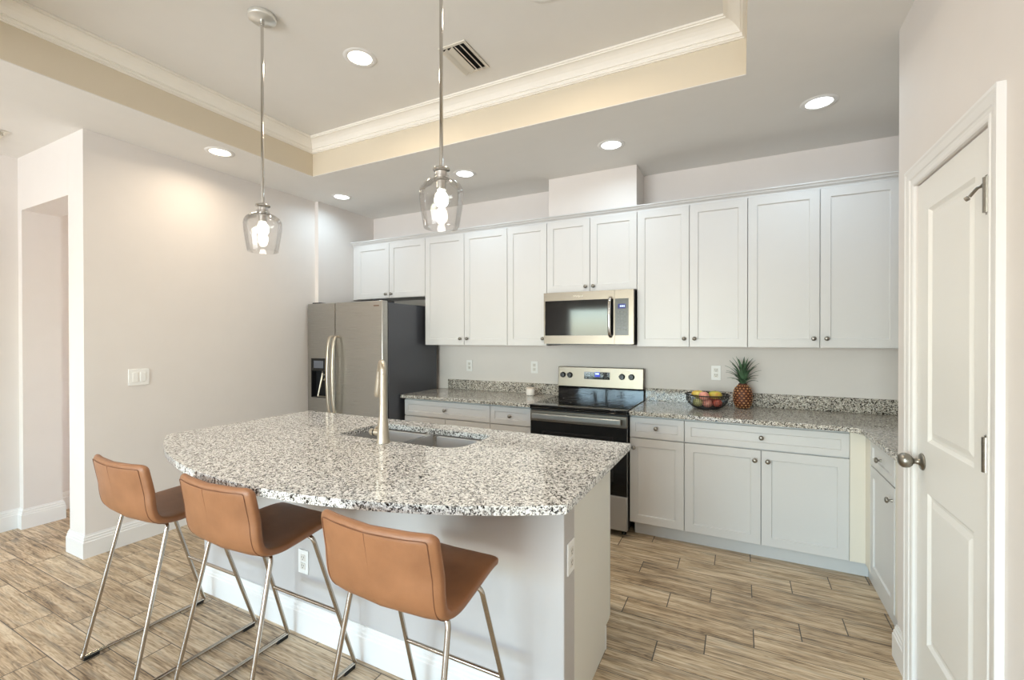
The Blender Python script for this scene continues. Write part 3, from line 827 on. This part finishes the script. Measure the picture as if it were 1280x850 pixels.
_f = bpy.data.objects.new('logo_curve', fcv); COL.objects.link(_f); bpy.context.view_layer.update()
lme = bpy.data.meshes.new_from_object(_f.evaluated_get(bpy.context.evaluated_depsgraph_get())); bpy.data.objects.remove(_f); bpy.data.curves.remove(fcv)
lme.materials.clear(); lme.materials.append(simple('logo_light', rgb(225, 220, 205), .3))
lg = bpy.data.objects.new('logo', lme); COL.objects.link(lg); lg.parent = dr_
lg.location = Vector((-1.18, MY - .0008, MZ1 - .044)) - world_loc(dr_); lg.rotation_euler = (PI / 2, 0, 0)

# ------------------------------------------------------------------ range
GX0, GX1, GY = -1.4855, -.7245, 3.235
rg = thing('range', (-1.105, 3.55, 0), 'freestanding stainless electric range with black glass cooktop', 'range')
box(GX0 + .003, GX1 - .003, GY + .045, YB - .03, .045, .895).build('body', 'blackplastic', rg)
for lx in (GX0 + .04, GX1 - .04):
    for ly in (GY + .09, 3.84): MB().lathe([(0, 0), (.016, 0), (.016, .01), (.010, .012), (.010, .0448), (0, .0448)], (lx, ly, 0), seg=16).build('leg', 'blackplastic', rg)
ctp = MB().box(GX0, GX1, GY - .010, 3.855, .9, .9205).box(GX0, GX1, GY - .010, GY + .03, .886, .8995)
ck = ctp.build('cooktop', 'blackglass', rg, .005)
for (bx_, by_, br_) in ((-1.30, 3.42, .085), (-.91, 3.42, .11), (-1.30, 3.70, .075), (-.91, 3.70, .075)):
    MB().lathe([(br_, 0), (br_ + .003, 0), (br_ + .003, .0004), (br_, .0004)], (bx_, by_, .9206), seg=40, close=True).build('burner_ring', simple('burner_print', rgb(60, 60, 62), .3), ck)
box(GX0 + .002, GX1 - .002, GY, GY + .044, .792, .876).build('door_top_rail', 'steel', rg, .004)
box(GX0 + .002, GX1 - .002, GY + .01, GY + .044, .877, .8855).build('vent_gap', 'blackplastic', rg)
od = box(GX0 + .002, GX1 - .002, GY + .004, GY + .044, .300, .791).build('oven_door', 'blackglass', rg, .003)
frame_xz(GX0 + .10, GX1 - .10, .40, .72, GX0 + .112, GX1 - .112, .412, .708, GY + .0028, GY + .0038).build('window_border', 'blackplastic', od)
hb = MB().box(GX0 + .035, GX1 - .035, GY - .052, GY - .034, .818, .858).box(GX0 + .05, GX0 + .075, GY - .034, GY, .826, .85).box(GX1 - .075, GX1 - .05, GY - .034, GY, .826, .85)
hb.build('handle', 'steelfridge', od, .005)
box(GX0 + .002, GX1 - .002, GY + .002, GY + .044, .052, .296).build('drawer', simple('satin_drawer_steel', rgb(176, 175, 174), .5, .85), rg, .004)
box(GX0, GX1, 3.856, YB - .012, .896, 1.006).build('riser', 'blackglass', rg, .003)
bgp = MB().add([(GX0, 3.842, 1.006), (GX1, 3.842, 1.006), (GX1, 3.856, 1.182), (GX0, 3.856, 1.182), (GX0, YB - .012, 1.006), (GX1, YB - .012, 1.006), (GX1, YB - .012, 1.182), (GX0, YB - .012, 1.182)],
               [(0, 1, 2, 3), (4, 7, 6, 5), (0, 4, 5, 1), (3, 2, 6, 7), (0, 3, 7, 4), (1, 5, 6, 2)])
bg = bgp.build('control_panel', 'steel', rg, .005)
for kx_ in (-1.427, -1.362, -.895, -.815):
    MB().lathe([(0, 0), (.026, 0), (.025, .005), (.022, .022), (.019, .026), (0, .027)], (kx_ - .01, 3.8485, 1.108), (0, -1, .08), 24).box(kx_ - .013, kx_ - .007, 3.818, 3.824, 1.092, 1.128).build('knob', 'blackplastic', rg)
box(-1.237, -1.010, 3.842, 3.852, 1.078, 1.142).build('display_panel', 'blackglass', bg)
box(-1.140, -1.096, 3.8408, 3.8415, 1.100, 1.140).build('display', 'lcd', bg)
dg = MB()
for i in range(3): dg.box(-1.134 + i * .011, -1.126 + i * .011, 3.8400, 3.8406, 1.120, 1.133)
dg.build('digits', 'digit', bg)
bt_ = MB()
for q_, zz in [(x_, z_) for x_ in (-1.215, -1.19, -1.165) for z_ in (1.09, 1.11, 1.13)]:
    bt_.box(q_ - .005, q_ + .005, 3.8408, 3.8415, zz - .002, zz + .002)
bt_.build('keypad', 'button', bg)
bt_ = MB()
for q_, zz in [(x_, z_) for x_ in (-1.075, -1.05, -1.028) for z_ in (1.09, 1.11, 1.13)]:
    bt_.box(q_ - .005, q_ + .005, 3.8408, 3.8415, zz - .002, zz + .002)
bt_.build('keypad', 'button', bg)

# ------------------------------------------------------------------ outlets and switches
def outlet(c, n, u, label, grp, slots=True, kind='outlet', wdt=.070, hgt=.115):
    """c centre on the wall, n outward normal, u horizontal direction"""
    c, n, u = Vector(c), Vector(n), Vector(u); z = Vector((0, 0, 1))
    t_ = thing(kind, c, label, 'outlet' if kind.endswith('outlet') else 'switch', grp)
    def bx_(u0, u1, z0, z1, d0, d1, name, mat, par, bev=0):
        q = [c + u * a_ + z * b_ + n * d_ for d_ in (d0, d1) for (a_, b_) in ((u0, z0), (u1, z0), (u1, z1), (u0, z1))]
        return MB().add(q, [(0, 3, 2, 1), (4, 5, 6, 7), (0, 1, 5, 4), (1, 2, 6, 5), (2, 3, 7, 6), (3, 0, 4, 7)]).build(name, mat, par, bev)
    bx_(-wdt / 2, wdt / 2, -hgt / 2, hgt / 2, .0002, .006, 'plate', 'plate', t_, .002)
    if kind == 'wall_outlet':
        for s_ in (-1, 1):
            zc = s_ * .020
            f_ = bx_(-.016, .016, zc - .0155, zc + .0155, .0062, .0080, 'socket', 'outlet_almond', t_, .001)
            for (a_, b_, w_, h_) in ((-.0065, .004, .0012, .004), (.0065, .004, .0012, .0045), (0, -.007, .0022, .0022)):
                bx_(a_ - w_, a_ + w_, zc + b_ - h_, zc + b_ + h_, .0081, .0085, 'slot', 'slot', f_)
    return t_, bx_
outlet((-2.48, YB, 1.158), (0, -1, 0), (1, 0, 0), 'white duplex wall outlet nearest the refrigerator', 'wall outlets above the worktops', kind='wall_outlet')
outlet((-1.753, YB, 1.162), (0, -1, 0), (1, 0, 0), 'white duplex wall outlet left of the range, above the little jar', 'wall outlets above the worktops', kind='wall_outlet')
outlet((-.177, YB, 1.163), (0, -1, 0), (1, 0, 0), 'white duplex wall outlet above the fruit bowl', 'wall outlets above the worktops', kind='wall_outlet')
outlet((-1.905, IY0, .350), (0, -1, 0), (1, 0, 0), 'white outlet low on the island knee wall, behind the stools', None, kind='wall_outlet')
outlet((IX1, 1.562, .642), (1, 0, 0), (0, 1, 0), 'white outlet on the narrow end of the island', None, kind='wall_outlet')
t_, bx_ = outlet((WL, 1.660, 1.166), (1, 0, 0), (0, 1, 0), 'white double rocker light switch on the left wall', None, kind='light_switch', wdt=.125, hgt=.116)
for s_ in (-1, 1): bx_(s_ * .023 - .0165, s_ * .023 + .0165, -.033, .033, .0061, .0095, 'rocker', 'plate', t_, .002)

# ------------------------------------------------------------------ ceiling fittings
def downlight(x, y, z, lens, label, energy, color, group, r=.082):
    t_ = thing('recessed_downlight', (x, y, z), label, 'ceiling light', group)
    MB().lathe([(r - .014, -.004), (r - .010, -.006), (r + .010, -.0045), (r + .014, -.0005), (r - .016, -.0005)], (x, y, z), seg=40).build('trim_ring', 'trim', t_)
    MB().lathe([(0, -.0020), (r - .014, -.0020), (r - .014, -.0008), (0, -.0008)], (x, y, z), seg=36).build('lens', lens, t_)
    l_ = add_light('lamp', 'AREA', (x, y, z - .0045), energy, color, t_, shape='DISK', size=(r - .02) * 2)
    l_.data.spread = math.radians(160)
    return t_
gk = 'downlights in the lower ceiling over the cabinets'
downlight(-3.457, 3.157, ZL, 'lens_cool', 'round downlight in the ceiling above the refrigerator', W_COOL, COOL, gk)
downlight(-2.056, 3.18, ZL, 'lens_cool', 'round downlight in the ceiling just past the nearer pendant lamp', W_COOL, COOL, gk)
downlight(-.824, 3.179, ZL, 'lens_cool', 'round downlight in the ceiling in front of the boxed chase', W_COOL, COOL, gk)
downlight(.404, 3.159, ZL, 'lens_cool', 'round downlight in the ceiling nearest the pantry door', W_COOL, COOL, gk)
downlight(-3.421, 1.99, ZL, 'lens_warm', 'round warm downlight in the lower ceiling beside the plain left wall', W_WARM, WARM, gk)
gt = 'downlights in the raised tray ceiling'
downlight(-2.011, 1.977, ZH, 'lens_warm', 'round warm downlight in the tray ceiling between pendants', W_TRAY, WARM, gt)
downlight(-.836, 1.977, ZH, 'lens_warm', 'round warm downlight in the tray ceiling cut by the top picture edge', W_TRAY, WARM, gt)
for i, (x, y) in enumerate([(-3.7, -1.5), (-1.6, -1.5), (-.1, -1.5), (-3.7, -3.0), (-1.6, -3.0), (-.1, -3.0)]):  # unseen lamps added behind the camera for flat frontal fill
    downlight(x, y, ZL, 'lens_warm', 'added fill downlight, out of view in the living area ceiling behind the camera', W_FILL, NEUTRAL, 'added fill downlights behind the camera')
downlight(-4.5, 2.9, ZL, 'lens_warm', 'round downlight in the passage ceiling past the hall opening', W_HALL, (1, .72, .36), None)

def ac_vent(x0, x1, y0, y1, z, label, back='dark'):
    t_ = thing('ceiling_vent', ((x0 + x1) / 2, (y0 + y1) / 2, z), label, 'air vent')
    b_ = .018
    MB().box(x0, x1, y0, y0 + b_, z - .006, z - .0003).box(x0, x1, y1 - b_, y1, z - .006, z - .0003).box(x0, x0 + b_, y0 + b_, y1 - b_, z - .006, z - .0003).box(x1 - b_, x1, y0 + b_, y1 - b_, z - .006, z - .0003).build('frame', 'vent', t_, .0015)
    box(x0 + b_, x1 - b_, y0 + b_, y1 - b_, z - .0015, z - .0003).build('backing', back, t_)
    n_ = 4; wd = (x1 - x0 - 2 * b_) / n_
    for i in range(n_):
        xx = x0 + b_ + (i + .5) * wd; ang = math.radians(-38 if i < 2 else 40)
        dx, dz = math.cos(ang) * wd * .46, math.sin(ang) * wd * .46
        q = [(xx - dx, y0 + b_ + .002, z - .014 + dz), (xx + dx, y0 + b_ + .002, z - .014 - dz), (xx + dx, y1 - b_ - .002, z - .014 - dz), (xx - dx, y1 - b_ - .002, z - .014 + dz)]
        q2 = [(a_, b__, c__ + .0015) for a_, b__, c__ in q]
        MB().add(q + q2, [(0, 1, 2, 3), (7, 6, 5, 4), (0, 4, 5, 1), (1, 5, 6, 2), (2, 6, 7, 3), (3, 7, 4, 0)]).build('louver', 'vent', t_)
    return t_
ac_vent(-1.552, -1.372, 2.118, 2.402, ZH, 'white louvered air vent in the tray ceiling behind the nearer pendant')
ac_vent(-4.62, -4.325, 1.02, 1.165, ZL, 'white air vent in the ceiling by the hall opening', 'vent')

def pendant():
    t_ = thing('pendant_lamp', (0, 0, 0), '', 'pendant lamp', 'pendant lamps over the island')
    zc = ZH
    MB().lathe([(0, -.0005), (.064, -.0005), (.066, -.004), (.066, -.020), (.062, -.024), (0, -.025)], (0, 0, zc), seg=36).build('canopy', 'canopy', t_)
    MB().tube([(0, 0, zc - .024), (0, 0, 2.125)], .0075, 14).tube([(0, 0, zc - .024), (0, 0, zc - .05)], .011, 14).build('rod', 'chrome', t_)
    sk2 = MB().lathe([(0, .012), (.014, .012), (.034, .004), (.036, -.002), (.033, -.006), (.024, -.010), (.022, -.034), (.031, -.038), (.031, -.044), (.020, -.048), (.019, -.080), (0, -.080)], (0, 0, 2.123), seg=32)
    sk2.build('socket_cap', 'chrome', t_)
    prof = [(.030, 2.098), (.031, 2.090), (.040, 2.082), (.062, 2.072), (.078, 2.060), (.087, 2.043), (.0895, 2.025), (.088, 2.000), (.083, 1.960), (.077, 1.920), (.0715, 1.888)]
    inn = [(r_ - .0025, z_) for r_, z_ in prof][::-1]
    MB().lathe([(r_, z_) for r_, z_ in prof] + [(.0715 - .0012, 1.8865)] + inn, (0, 0, 0), seg=48, close=True).build('glass_shade', 'smokeglass', t_)
    MB().lathe([(0, 2.048), (.012, 2.046), (.0135, 2.036), (.020, 2.026), (.0265, 2.012), (.028, 2.000), (.0265, 1.988), (.019, 1.977), (.008, 1.972), (0, 1.971)], (0, 0, 0), seg=28).build('bulb', 'bulb', t_)
    MB().lathe([(0, 2.054), (.017, 2.054), (.017, 2.040), (.014, 2.038)], (0, 0, 0), seg=20).build('bulb_base', 'plate', t_)
    return t_
pn = pendant(); pn.location = (-2.195, 1.49, 0); pn['label'] = 'clear glass pendant lamp hanging above the left end of the island'
p2 = copy_tree(pn); p2.location = (-1.082, 1.50, 0); p2['label'] = 'clear glass pendant lamp hanging above the sink side, its canopy out of view'

# ------------------------------------------------------------------ stools
def stool():
    t_ = thing('bar_stool', (0, 0, 0), '', 'bar stool', 'tan leather bar stools along the island')
    prof = catmull([(.215, .655), (.17, .664), (.10, .662), (0, .655), (-.09, .652), (-.145, .660), (-.180, .688), (-.198, .735), (-.210, .80), (-.223, .87), (-.231, .915)], 6)
    prof = [Vector((p_.x, p_.y)) for p_ in prof]
    L_ = [0]
    for a_, b_ in zip(prof, prof[1:]): L_.append(L_[-1] + (b_ - a_).length)
    T = L_[-1]; BEND = .36
    def at(s_):
        s_ = max(0, min(T, s_))
        for i in range(len(L_) - 1):
            if s_ <= L_[i + 1] + 1e-9:
                f_ = (s_ - L_[i]) / max(1e-9, L_[i + 1] - L_[i]); p_ = prof[i].lerp(prof[i + 1], f_)
                tg = (prof[min(i + 2, len(prof) - 1)] - prof[max(i - 1, 0)]).normalized()
                return p_, Vector((-tg.y, tg.x)), tg
    def hw(s_):
        f_ = s_ / T
        if f_ < .5: return .182 + (.218 - .182) * (f_ / .5) ** 1.0
        return .218 + .004 * math.sin((f_ - .5) * 2 * PI)
    def bow(s_):
        f_ = s_ / T
        return .005 + (.030 - .005) * max(0, min(1, (f_ - .45) / .35))
    def section(s_, w_, th_):
        p_, nn, tg = at(s_)
        # nn: outward (below the seat / behind the back); cushions thickness th_
        ring = []; n_ = 40; W_ = hw(s_) * w_
        for k_ in range(n_):
            a_ = 2 * PI * k_ / n_; ca_, sa_ = math.cos(a_), math.sin(a_)
            x_ = W_ * math.copysign(abs(ca_) ** .22, ca_); d_ = th_ / 2 * math.copysign(abs(sa_) ** .55, sa_)
            q_ = x_ / hw(s_)
            dd_ = d_ - bow(s_) * q_ * q_
            ring.append(Vector((x_, p_.x + nn.x * dd_, p_.y + nn.y * dd_)))
        return ring
    def loft(stops):
        rings = [section(*q) for q in stops]; n_ = len(rings[0]); vs = [v_ for R in rings for v_ in R]; fs = []
        for i in range(len(rings) - 1):
            for k_ in range(n_): fs.append((i * n_ + k_, i * n_ + (k_ + 1) % n_, (i + 1) * n_ + (k_ + 1) % n_, (i + 1) * n_ + k_))
        fs.append(tuple(range(n_))); fs.append(tuple((len(rings) - 1) * n_ + k_ for k_ in range(n_)))
        return MB().add(vs, fs, True)
    TH_ = .036
    e_ = .026
    st = []
    for k_ in range(7):
        a_ = k_ / 6 * PI / 2; s_ = e_ * (1 - math.cos(a_)); st.append((s_, 1 - (e_ * 1.1 * (1 - math.sin(a_))) / .19, TH_ * (.12 + .88 * math.sin(a_))))
    n2 = 16
    st += [(e_ + (BEND - e_) * k_ / n2, 1, TH_) for k_ in range(1, n2 + 1)]
    loft(st).build('seat', 'leather', t_)
    st = [(BEND + (T - e_ - BEND) * k_ / n2, 1, TH_ + .002 * math.sin(PI * k_ / n2)) for k_ in range(0, n2 + 1)]
    for k_ in range(1, 7):
        a_ = PI / 2 - k_ / 6 * PI / 2; s_ = T - e_ * (1 - math.cos(a_)); st.append((s_, 1 - (e_ * 1.2 * (1 - math.sin(a_))) / .22, TH_ * (.12 + .88 * math.sin(a_))))
    bk = loft(st).build('backrest', 'leather', t_)
    def surf(s_, q_, side=1, extra=0.0):
        p_, nn, tg = at(s_); d_ = side * (TH_ / 2 + extra) - bow(s_) * q_ * q_
        return Vector((q_ * hw(s_), p_.x + nn.x * d_, p_.y + nn.y * d_))
    # piping line round the rear face and the centre seam
    q0 = .90
    loop = [surf(s_, -q0, 1, -.0012) for s_ in [BEND - .03 + (T - .016 - BEND + .03) * k_ / 16 for k_ in range(17)]]
    loop += [surf(T - .013, -q0 + 2 * q0 * k_ / 16, 1, -.0014) for k_ in range(1, 16)]
    loop += [surf(s_, q0, 1, -.0012) for s_ in [T - .016 - (T - .016 - BEND + .03) * k_ / 16 for k_ in range(17)]]
    MB().tube(fillet(loop, .006, 2), .0014, 6).build('piping', 'seam', bk)
    MB().tube([surf(s_, -.02 + 0.0 * k_, 1, -.0004) for k_, s_ in enumerate([.30 + (T - .016 - .30) * k_ / 22 for k_ in range(23)])], .0011, 6).build('seam', 'seam', bk)
    # sled frame
    r_ = .0085
    for sx in (-1, 1):
        xf, xt, xi = sx * .220, sx * .190, sx * .12
        P_ = fillet([(xi, .066, .640), (xt, .068, .640), (xf, .255, .0125 + .02)], .028, 6)
        MB().tube(P_, r_, 14).build('leg', 'legmetal', t_)
        P_ = fillet([(xi, -.105, .640), (xt, -.110, .640), (xf, -.248, .0125 + .02)], .028, 6)
        MB().tube(P_, r_, 14).build('leg', 'legmetal', t_)
        P_ = fillet([(xf, .255, .0325), (xf, .262, .0135), (xf, -.256, .0135), (xf, -.248, .0325)], .02, 5)
        MB().tube(P_, r_, 14).build('floor_runner', 'legmetal', t_)
        for yy in (.225, -.222):
            MB().box(xf - .010, xf + .010, yy - .028, yy + .028, .0003, .0075).box(xf - .0115, xf - .0085, yy - .028, yy + .028, .0075, .016).box(xf + .0085, xf + .0115, yy - .028, yy + .028, .0075, .016).build('glide', 'rubber', t_, .0015)
    for yy in (.066, -.105):
        MB().tube([(-.125, yy, .640), (.125, yy, .640)], r_ * .98, 12).build('seat_rail', 'legmetal', t_)
    yb_ = .072 + (.255 - .072) * (.628 - .285) / .5955; xb_ = .190 + .03 * (.628 - .285) / .5955
    MB().tube([(-xb_ + .004, yb_, .285), (xb_ - .004, yb_, .285)], .0075, 12).build('footrest', 'legmetal', t_)
    return t_
s1 = stool(); s2 = copy_tree(s1); s3 = copy_tree(s1)
s1.location = (-2.400, 1.170, 0); s1['label'] = 'tan leather bar stool farthest from the range, by the plain left wall'
s2.location = (-1.730, 1.185, 0); s2['label'] = 'middle tan leather bar stool, in front of the low island outlet'
s3.location = (-.935, 1.175, 0); s3['label'] = 'tan leather bar stool nearest the square island corner and the camera'

# ------------------------------------------------------------------ things on the worktop
jr = thing('candle_jar', (-1.725, 3.77, ZC), 'small cream jar on the worktop left of the range', 'jar')
MB().lathe([(0, .0005), (.036, .0005), (.040, .005), (.040, .052), (.037, .058), (0, .058)], (-1.725, 3.77, ZC), seg=28).build('jar_body', 'candle', jr)
MB().lathe([(0, .0585), (.038, .0585), (.039, .062), (.039, .069), (.036, .071), (0, .071)], (-1.725, 3.77, ZC), seg=28).build('lid', 'wax', jr)

BX, BY = -.226, 3.655
bw = thing('fruit_bowl', (BX, BY, ZC), 'black wire mesh fruit bowl on the worktop beside the pineapple', 'bowl')
def bprof(t_): # t 0..1 base to rim
    r_ = .060 + (.148 - .060) * math.sin(t_ * PI / 2) ** .85; return r_, .006 + .098 * (1 - math.cos(t_ * PI / 2)) ** 1.0
MB().tube([(BX + .149 * math.cos(a_), BY + .149 * math.sin(a_), ZC + .105) for a_ in [2 * PI * k_ / 48 for k_ in range(48)]], .0042, 8, closed=True).build('rim', 'rubber', bw)
MB().lathe([(0, .0005), (.064, .0005), (.066, .003), (.062, .008), (0, .008)], (BX, BY, ZC), seg=36).build('base', 'rubber', bw)
ms = MB()
for k_ in range(64):
    a_ = 2 * PI * k_ / 64
    ms.tube([(BX + bprof(t_)[0] * math.cos(a_), BY + bprof(t_)[0] * math.sin(a_), ZC + bprof(t_)[1]) for t_ in [j_ / 8 for j_ in range(9)]], .0013, 4, cap=False)
for j_ in range(1, 14):
    r_, h_ = bprof(j_ / 14)
    ms.tube([(BX + r_ * math.cos(a_), BY + r_ * math.sin(a_), ZC + h_) for a_ in [2 * PI * k_ / 40 for k_ in range(40)]], .0011, 4, closed=True)
ms.build('wire_mesh', 'rubber', bw)
def fruit_mat(name, a_, b_, c_=None):
    m_ = N(name); v_ = m_.coord(); f_ = m_.noise(v_, 14, 3)
    st_ = [(.35, rgb(*a_)), (.62, rgb(*b_))] + ([(.75, rgb(*c_))] if c_ else [])
    m_.l(m_.ramp(f_, st_), m_.b.inputs['Base Color']); m_.set(Roughness=.38); return m_.m
def fruit(name, loc, r_, sq, mat, label, cat, rot=0):
    t_ = thing(name, loc, label, cat)
    def fn(p_):
        q = p_.copy(); d_ = math.hypot(q.x, q.y)
        q.z *= 1 - .16 * math.exp(-(d_ / .28) ** 2)
        return q
    MB().ball(loc, r_, r_ * sq[0], r_ * sq[1], 24, 16, fn).build('flesh', mat, t_)
    MB().tube([(loc[0], loc[1], loc[2] + r_ * sq[1] * .80), (loc[0] + .002, loc[1], loc[2] + r_ * sq[1] * .98)], .0018, 6).build('stem', simple('fruit_stem', rgb(84, 66, 40), .8), t_)
    return t_
fm1 = fruit_mat('yellow_mango_skin', (226, 176, 70), (214, 190, 96), (178, 182, 96))
fm2 = fruit_mat('peach_skin', (228, 168, 150), (222, 140, 122), (236, 200, 170))
fm3 = fruit_mat('green_red_mango_skin', (150, 170, 60), (206, 170, 70), (200, 96, 70))
fm4 = fruit_mat('green_pear_skin', (166, 170, 110), (186, 182, 128))
fm5 = fruit_mat('red_apple_skin', (170, 66, 58), (196, 100, 82))
fruit('mango', (BX - .060, BY - .028, ZC + .108), .046, (.85, .62), fm1, 'yellow mango heaped at the left of the fruit bowl', 'fruit')
fruit('peach', (BX - .016, BY - .066, ZC + .099), .037, (1, .92), fm2, 'pink peach heaped in the middle of the fruit bowl', 'fruit')
fruit('mango', (BX + .056, BY - .022, ZC + .106), .048, (.85, .66), fm3, 'green and red mango heaped at the right of the fruit bowl', 'fruit')
fruit('pear', (BX - .058, BY - .052, ZC + .048), .036, (1, .92), fm4, 'pale green pear low in the left of the mesh bowl', 'fruit')
fruit('peach', (BX + .006, BY - .048, ZC + .044), .0345, (1, .92), fm2, 'pinkish peach at the bottom of the mesh bowl', 'fruit')
fruit('apple', (BX + .072, BY - .030, ZC + .048), .034, (1, .92), fm5, 'red apple low in the right of the mesh bowl', 'fruit')
fruit('apple', (BX + .010, BY + .050, ZC + .056), .040, (1, .92), fm5, 'red apple at the back of the mesh bowl, mostly hidden', 'fruit')

px_, py_ = .012, 3.79
pa = thing('pineapple', (px_, py_, ZC), 'ripe pineapple with spiky green crown standing on the worktop', 'pineapple')
def pr_(h_):  # radius
    t_ = h_ / .185
    return .064 * (max(0, 1 - abs(2 * t_ - .92) ** 3.2)) ** .5 if 0 < t_ < 1 else .02
hs_ = [0.002] + [.185 * k_ / 20 for k_ in range(1, 20)] + [.184]
MB().lathe([(0, 0.0005)] + [(max(.03, pr_(h_)), h_) for h_ in hs_] + [(0, .186)], (px_, py_, ZC), seg=36).build('body', simple('pineapple_rind', rgb(84, 42, 24), .6), pa)
ey = MB()
rows_ = 10; per = 13
for i in range(rows_):
    h_ = .012 + i * .0172
    for k_ in range(per):
        a_ = 2 * PI * (k_ + .5 * (i % 2)) / per; r_ = pr_(h_) or .03
        n_ = Vector((math.cos(a_), math.sin(a_), 0)); c0 = Vector((px_, py_, ZC + h_)) + n_ * (max(.03, r_) - .002)
        u_ = Vector((-n_.y, n_.x, 0)); z_ = Vector((0, 0, 1)); s_ = .0115 * max(.5, r_ / .062)
        base_ = [c0 + u_ * s_, c0 + z_ * .0085, c0 - u_ * s_, c0 - z_ * .0085]; tip = c0 + n_ * .0075 + z_ * .001
        mid = [p__ * .55 + (c0 + n_ * .006) * .45 for p__ in base_]
        ey.add(base_ + mid + [tip], [(0, 1, 5, 4), (1, 2, 6, 5), (2, 3, 7, 6), (3, 0, 4, 7), (4, 5, 8), (5, 6, 8), (6, 7, 8), (7, 4, 8)], True)
ey.build('eyes', fruit_mat('pineapple_eyes', (186, 116, 66), (212, 164, 112), (170, 88, 48)), pa)
lf = MB()
nl = 34
for i in range(nl):
    t_ = i / (nl - 1); a_ = i * 2.39996; ln = .075 + .10 * math.sin(min(1, .2 + t_) * PI / 2) * (1 if t_ > .25 else .7)
    lean = (1.2 - .98 * t_); n_ = Vector((math.cos(a_), math.sin(a_), 0)); u_ = Vector((-n_.y, n_.x, 0))
    p_ = Vector((px_, py_, ZC + .176 + .045 * t_)) + n_ * .016 * (1 - t_ * .7); ang = lean * .55; vs = []; seg_ = 7
    for j_ in range(seg_ + 1):
        f_ = j_ / seg_; wv = .015 * (1 - f_ ** 1.6) * (.8 + .4 * f_) + .0003
        d_ = n_ * math.sin(ang) + Vector((0, 0, 1)) * math.cos(ang); nn = n_ * -math.cos(ang) + Vector((0, 0, 1)) * math.sin(ang)
        vs += [p_ - u_ * wv + nn * wv * .35, p_ - nn * .0006, p_ + u_ * wv + nn * wv * .35, p_ + nn * .0012]
        p_ = p_ + d_ * ln / seg_; ang += (lean * .14) + .03
    fs = []
    for j_ in range(seg_):
        for q in range(4): fs.append((j_ * 4 + q, j_ * 4 + (q + 1) % 4, (j_ + 1) * 4 + (q + 1) % 4, (j_ + 1) * 4 + q))
    lf.add(vs, fs, True)
lf.build('leaf_crown', fruit_mat('pineapple_leaf', (44, 70, 50), (98, 130, 98), (60, 84, 66)), pa)
